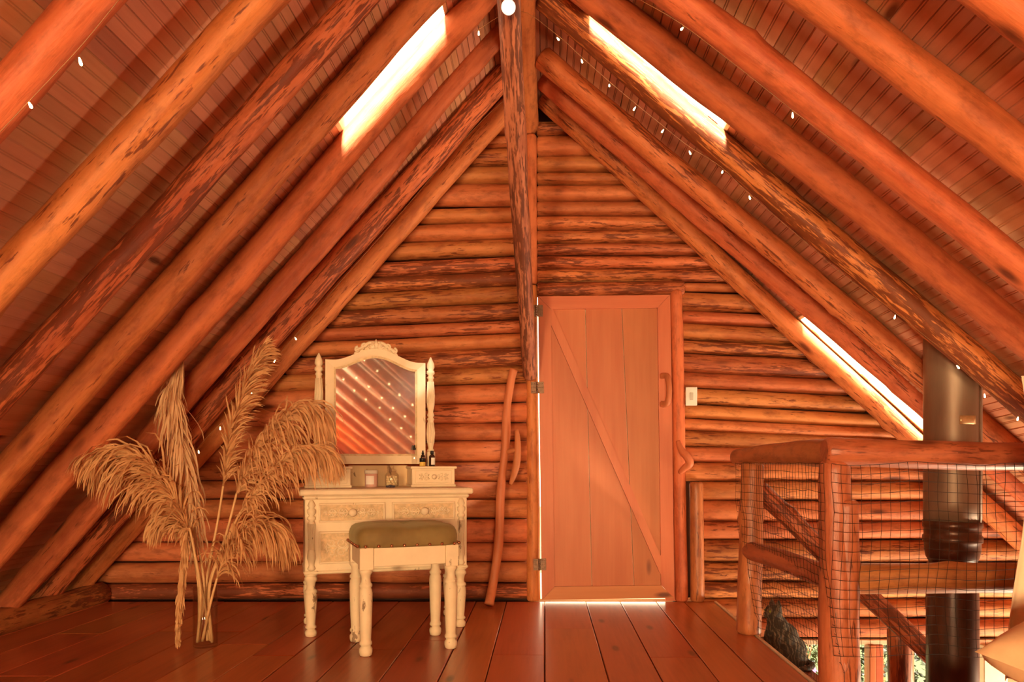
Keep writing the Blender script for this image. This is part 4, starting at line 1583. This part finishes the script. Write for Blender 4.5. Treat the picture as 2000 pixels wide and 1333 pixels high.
# ------------------------------------------------------------------ vase and pampas grass
VB = floor_at(401, 1263)
vase = MB()
vase.lathe([(0.050, 0.0), (0.055, 0.004), (0.055, 0.29), (0.0515, 0.29), (0.0515, 0.014), (0.02, 0.010)], 32)
vo = vase.build('glass_vase', M['vase'])
vo.location = VB
tag(vo, 'clear cylindrical glass vase on the floor holding pampas stems', 'vase')
pm, pnt, pb = new_mat('pampas')
pv, _ = coords(pnt, (1, 1, 1))
at = N(pnt, 'ShaderNodeAttribute', attribute_type='OBJECT', attribute_name='pale')
pc = ramp(pnt, noise_t(pnt, pv, 18, 3), [(0.3, (0.66, 0.33, 0.13)), (0.7, (0.86, 0.50, 0.23))])
pc = mix(pnt, at.outputs['Fac'], pc, (0.86, 0.60, 0.36))
pnt.links.new(pc, pb.inputs['Base Color'])
pb.inputs['Roughness'].default_value = 0.8
ptl = N(pnt, 'ShaderNodeBsdfTranslucent')
pnt.links.new(pc, ptl.inputs[0])
pms = N(pnt, 'ShaderNodeMixShader')
pms.inputs[0].default_value = 0.35
pnt.links.new(pb.outputs[0], pms.inputs[1])
pnt.links.new(ptl.outputs[0], pms.inputs[2])
pnt.links.new(pms.outputs[0], pnt.nodes['Material Output'].inputs['Surface'])
STALK = plain('dry_stalk', (0.66, 0.38, 0.17), 0.6, var=0.15)


def pampas(label, stalk_px, spine_px, n, length, droop, spread, pale=0.0, seed=1, width=0.0062, stalk_r=0.0075, tipw=0.5, side=None, out0=0.55, tdir=1):
    """px lists hold (x, y, depth offset)"""
    rr = random.Random(seed)
    e = empty('pampas_stem', VB + Vector((0, 0, 0.014)), 0, label=label, cat='pampas grass', group='pampas stems in the glass vase')
    org = VB + Vector((0, 0, 0.014))

    def W(p):
        return P(p[0], p[1], VB.y + p[2]) - org
    base_a = rr.uniform(0, 6.283)
    b0 = Vector((0.036 * math.cos(base_a), 0.030 * math.sin(base_a), 0.006))
    sp = smoothpath([b0] + [W(p) for p in stalk_px], 6)
    mb = MB()
    mb.tube(sp, [stalk_r * (1 - 0.35 * i / len(sp)) for i in range(len(sp))], 8)
    mb.build('stalk', STALK, e)
    spine = smoothpath([W(p) for p in spine_px], 10)
    m = len(spine)
    mb = MB()
    mb.tube(spine, [stalk_r * 0.55 * (1 - 0.8 * i / m) + 0.0008 for i in range(m)], 6)
    g = Vector((0, 0, -1))
    for _ in range(int(n * 0.75)):
        t = rr.random() ** 0.85
        k = min(m - 2, int(t * (m - 1)))
        fr_ = t * (m - 1) - k
        p = spine[k].lerp(spine[k + 1], fr_)
        tan = (spine[k + 1] - spine[k]).normalized()
        rnd = Vector((rr.gauss(0, 1), rr.gauss(0, 1), rr.gauss(0, 1)))
        o_ = (rnd - tan * rnd.dot(tan)).normalized()
        if side is not None:
            o_ = (o_ * 0.75 + Vector(side) * 0.7).normalized()
        d = (tan * tdir * (1 - out0) + o_ * out0 * spread).normalized()
        L = length * (0.45 + 0.75 * math.sin(math.pi * min(1, 0.12 + t * 0.8))) * rr.uniform(0.6, 1.15)
        segs = 6
        pts = [p]
        q = p.copy()
        dd = d.copy()
        curl = rr.uniform(0.7, 1.3)
        for s in range(segs):
            dd = (dd + g * droop * curl * (s + 0.6) / segs * 0.55).normalized()
            dd = (dd + Vector((rr.gauss(0, 1), rr.gauss(0, 1), rr.gauss(0, 1))) * 0.06).normalized()
            q = q + dd * L / segs
            pts.append(q.copy())
        wv_ = Vector((rr.gauss(0, 1), rr.gauss(0, 0.6), rr.gauss(0, 1)))
        vs_, fs = [], []
        for s, q in enumerate(pts):
            tt = (pts[min(s + 1, segs)] - pts[max(s - 1, 0)]).normalized()
            w = (wv_ - tt * wv_.dot(tt)).normalized()
            ww = width * (0.35 + 0.9 * math.sin(math.pi * min(0.93, 0.15 + s / segs * 0.8))) * rr.uniform(0.8, 1.2) * 0.5
            if s == segs:
                ww *= 0.15
            vs_ += [q - w * ww, q + w * ww]
        for s in range(segs):
            fs.append((2 * s, 2 * s + 1, 2 * s + 3, 2 * s + 2))
        mb.add(vs_, fs, True)
    pl = mb.build('plume', pm, e)
    pl['pale'] = float(pale)


pampas('pampas stem arching low to the far side with a golden tip', [(388, 1150, 0.0), (374, 1060, -0.02)], [(374, 1060, -0.02), (345, 985, -0.04), (300, 925, -0.06), (248, 890, -0.08), (196, 884, -0.1)], 620, 0.26, 1.9, 0.8, 0.0, 11, out0=0.38)
pampas('tall pale drooping pampas plume with a pinched neck near the rafters', [(399, 1150, 0.03), (384, 1055, 0.03)], [(384, 1055, 0.03), (372, 960, 0.03), (352, 850, 0.02), (340, 765, 0.02), (346, 735, 0.02), (358, 705, 0.02)], 520, 0.21, 1.2, 0.8, 0.6, 12, out0=0.40, tdir=-1)
pampas('tallest upright pampas plume leaning toward the mirror', [(402, 1150, 0.05), (425, 1020, 0.06), (436, 950, 0.06)], [(436, 950, 0.06), (447, 860, 0.06), (474, 770, 0.05), (495, 715, 0.05), (512, 688, 0.05)], 700, 0.13, 0.55, 0.8, 0.08, 13, side=(0.8, 0, 0.1), out0=0.42)
pampas('large pampas plume arching over toward the mirror post', [(408, 1150, -0.02), (440, 1050, -0.03), (462, 965, -0.04)], [(462, 965, -0.04), (500, 890, -0.06), (545, 830, -0.08), (588, 800, -0.09), (616, 812, -0.1)], 640, 0.23, 1.9, 0.8, 0.15, 14, out0=0.36)
pampas('pampas plume drooping onto the dressing table corner', [(409, 1150, -0.04), (440, 1062, -0.07), (470, 1000, -0.09)], [(470, 1000, -0.09), (520, 935, -0.12), (570, 890, -0.14), (612, 878, -0.15), (645, 895, -0.16)], 580, 0.18, 1.9, 0.8, 0.12, 15, out0=0.36)
pampas('low pampas plume hanging between vase and dressing table', [(411, 1180, -0.06), (424, 1130, -0.08)], [(424, 1130, -0.08), (445, 1075, -0.1), (480, 1036, -0.12), (520, 1030, -0.14), (555, 1058, -0.15)], 560, 0.20, 1.8, 0.85, 0.0, 16, out0=0.40)
pampas('rope-like pampas plume hanging straight down to the floor', [(392, 1160, -0.05), (378, 1070, -0.08), (370, 1032, -0.1)], [(370, 1032, -0.1), (364, 1040, -0.11), (360, 1085, -0.12), (354, 1150, -0.12), (349, 1205, -0.12), (347, 1250, -0.12)], 800, 0.062, 0.9, 0.40, 0.05, 17, width=0.008, out0=0.45)
pampas('small brown pampas plume tucked under the arching one', [(394, 1150, 0.02), (372, 1050, 0.03)], [(372, 1050, 0.03), (350, 1025, 0.03), (325, 1018, 0.03), (305, 1030, 0.03)], 300, 0.13, 1.8, 0.8, 0.0, 18, out0=0.38)

# ------------------------------------------------------------------ fairy lights
WIRE = plain('clear_wire', (0.34, 0.16, 0.06), 0.4)
LED = plain('warm_led', (1.0, 0.85, 0.55), 0.3, emit=(1.0, 0.70, 0.30), estr=16.0)
LED.cycles.emission_sampling = 'NONE'
led_mb = MB()
led_mb.lathe([(0.0010, 0.006), (0.0022, 0.003), (0.0036, -0.004), (0.0041, -0.009), (0.0030, -0.012), (0.001, -0.0135)], 8)
led_me = None


def fairy(label, wire, bulbs):
    global led_me
    e = empty('string_lights', wire[0], 0, label=label, cat='string lights')
    o0 = Vector(wire[0])
    mb = MB()
    mb.tube([Vector(p) - o0 for p in smoothpath(wire, 4)], 0.0009, 5)
    mb.build('wire', WIRE, e)
    for b in bulbs:
        if led_me is None:
            o = led_mb.build('bulb', LED, e)
            led_me = o.data
        else:
            o = link('bulb', led_me, e)
        o.location = Vector(b) - o0
        o.rotation_euler = (random.uniform(-0.7, 0.7), random.uniform(-0.7, 0.7), 0)


def pxs(lst, Y):
    return [P(x, y, Y) for x, y in lst]


Yf = 3.58
bulbs = pxs([(935, 63), (1089, 75), (1136, 118), (1190, 166), (1240, 211), (1295, 255), (1347, 297), (1411, 335), (1464, 385), (1748, 618), (1870, 716), (1923, 772), (1988, 817)], Yf)
wire = pxs([(928, 62), (1010, 20), (1085, 66), (1132, 108), (1188, 158), (1238, 200), (1292, 244), (1345, 286), (1408, 326), (1462, 378), (1560, 462), (1650, 540), (1746, 609), (1868, 707), (1921, 760), (1986, 808), (2060, 870)], Yf)
fairy('string of warm fairy lights under the skylit east rafter', wire, bulbs)
fairy('string of fairy lights along the second knotty east rafter', pxs([(1250, 0), (1331, 47), (1440, 130), (1546, 214), (1660, 300)], 2.80), pxs([(1333, 55), (1548, 223)], 2.80))
fairy('string of fairy lights along the nearest west rafter', pxs([(240, -10), (165, 82), (110, 142), (64, 190), (0, 258), (-60, 320)], 1.93), pxs([(156, 117), (58, 203)], 1.93))
fairy('string of fairy lights behind the pampas along the low west rafter', pxs([(380, 890), (392, 868), (432, 826), (500, 752), (541, 698), (580, 652), (650, 568), (780, 420), (900, 280), (980, 200), (1046, 160)], 4.47), pxs([(388, 882), (430, 836), (491, 768), (537, 705), (577, 661), (1046, 168)], 4.47))
rl = random.Random(5)
for j, Yr in enumerate((1.40, 0.55, -0.30, -0.85, -1.30)):
    pts = [Vector((0.35 + i * 0.16, Yr + rl.uniform(-0.04, 0.04), 2.10 + 0.03 - 0.748 * (0.35 + i * 0.16 - 1) - 0.06 - rl.uniform(0, 0.03))) for i in range(12)]
    fairy(['string of fairy lights on the east slope just above the viewer', 'string of fairy lights overhead on the east slope, seen in the mirror', 'string of fairy lights behind the viewer crossing the mirror middle',
           'string of fairy lights behind the viewer low in the mirror', 'string of fairy lights farthest behind the viewer on the east slope'][j], pts, [p + Vector((0, 0, -0.012)) for p in pts])

# ------------------------------------------------------------------ daybed with cushion and hanging cloth at the east side
CLOTH = plain('cream_cotton', (0.82, 0.62, 0.42), 0.8, var=0.06, scale=8, bumps=0.1)
PILLOW = plain('beige_pillow_cotton', (0.80, 0.50, 0.27), 0.85, var=0.08, scale=14, bumps=0.15)
bed = empty('low_bed', (1.85, 1.7, 0), 0, label='low cream mattress on a plank base under the hanging cloth', cat='bed')
mb = MB()
mb.box(-0.50, 0.95, -0.85, 0.62, 0.10, 0.265, 0.04)
mb.build('mattress', CLOTH, bed)
mb = MB()
mb.box(-0.47, 0.92, -0.82, 0.60, 0.002, 0.105, 0.01)
mb.build('bed_base', M['rail'], bed)
pil = MB()
n = 26
vs_, fs = [], []
for sgn in (-1, 1):
    for i in range(n + 1):
        for j in range(n + 1):
            u, v = -1 + 2 * i / n, -1 + 2 * j / n
            th = 0.085 * max(0.0, (1 - u ** 4) * (1 - v ** 4)) ** 0.5
            pinch = 1 - 0.10 * (1 - u * u) * 0 - 0.07 * (1 - v * v) * abs(u) ** 3
            pinch2 = 1 - 0.07 * (1 - u * u) * abs(v) ** 3
            wr = 0.004 * noise.noise(Vector((u * 3, v * 3, sgn * 4)))
            vs_.append((u * 0.24 * pinch, sgn * (th + (wr if th > 0.01 else 0)), v * 0.24 * pinch2))
q = (n + 1) ** 2
for s_, off in ((0, 0), (1, q)):
    for i in range(n):
        for j in range(n):
            a = off + i * (n + 1) + j
            f = (a, a + n + 1, a + n + 2, a + 1)
            fs.append(f if s_ == 0 else f[::-1])
pil.add(vs_, fs, True)
po = pil.build('pillow', PILLOW)
tag(po, 'beige cotton pillow with pointed corner on the low bed', 'pillow')
po.matrix_world = Matrix.Translation((1.49, 2.08, 0.355)) @ Matrix.Rotation(math.radians(-72), 4, 'X') @ Matrix.Rotation(math.radians(54.5), 4, 'Y')

mb = MB()
edge = [(735, 1994), (790, 2004), (900, 2014), (1000, 2007), (1060, 2000), (1150, 1985), (1250, 1970), (1330, 1962)]
nz, nu = 40, 40
vs_, fs = [], []
for jz in range(nz + 1):
    py = 735 + (1330 - 735) * jz / nz
    for (a, xa), (b2, xb) in zip(edge[:-1], edge[1:]):
        if a <= py <= b2:
            px_ = xa + (xb - xa) * (py - a) / (b2 - a)
            break
    p = P(px_, py, 2.47)
    for i in range(nu + 1):
        u = i / nu
        amp = 0.012 + 0.03 * jz / nz
        vs_.append((p.x + u * 0.62, p.y + amp * math.sin(u * 26 + 0.6 * math.sin(jz * 0.08)) + 0.05 * u, p.z + (1 - jz / nz) * u * 0.05 - (jz / nz) * 0.08 * u))
for jz in range(nz):
    for i in range(nu):
        a = jz * (nu + 1) + i
        fs.append((a, a + 1, a + nu + 2, a + nu + 1))
mb.add(vs_, fs, True)
cur = mb.build('hanging_cloth', CLOTH)
so = cur.modifiers.new('thickness', 'SOLIDIFY')
so.thickness = 0.003
tag(cur, 'pale cream cloth hanging beside the railing above the pillow', 'curtain')
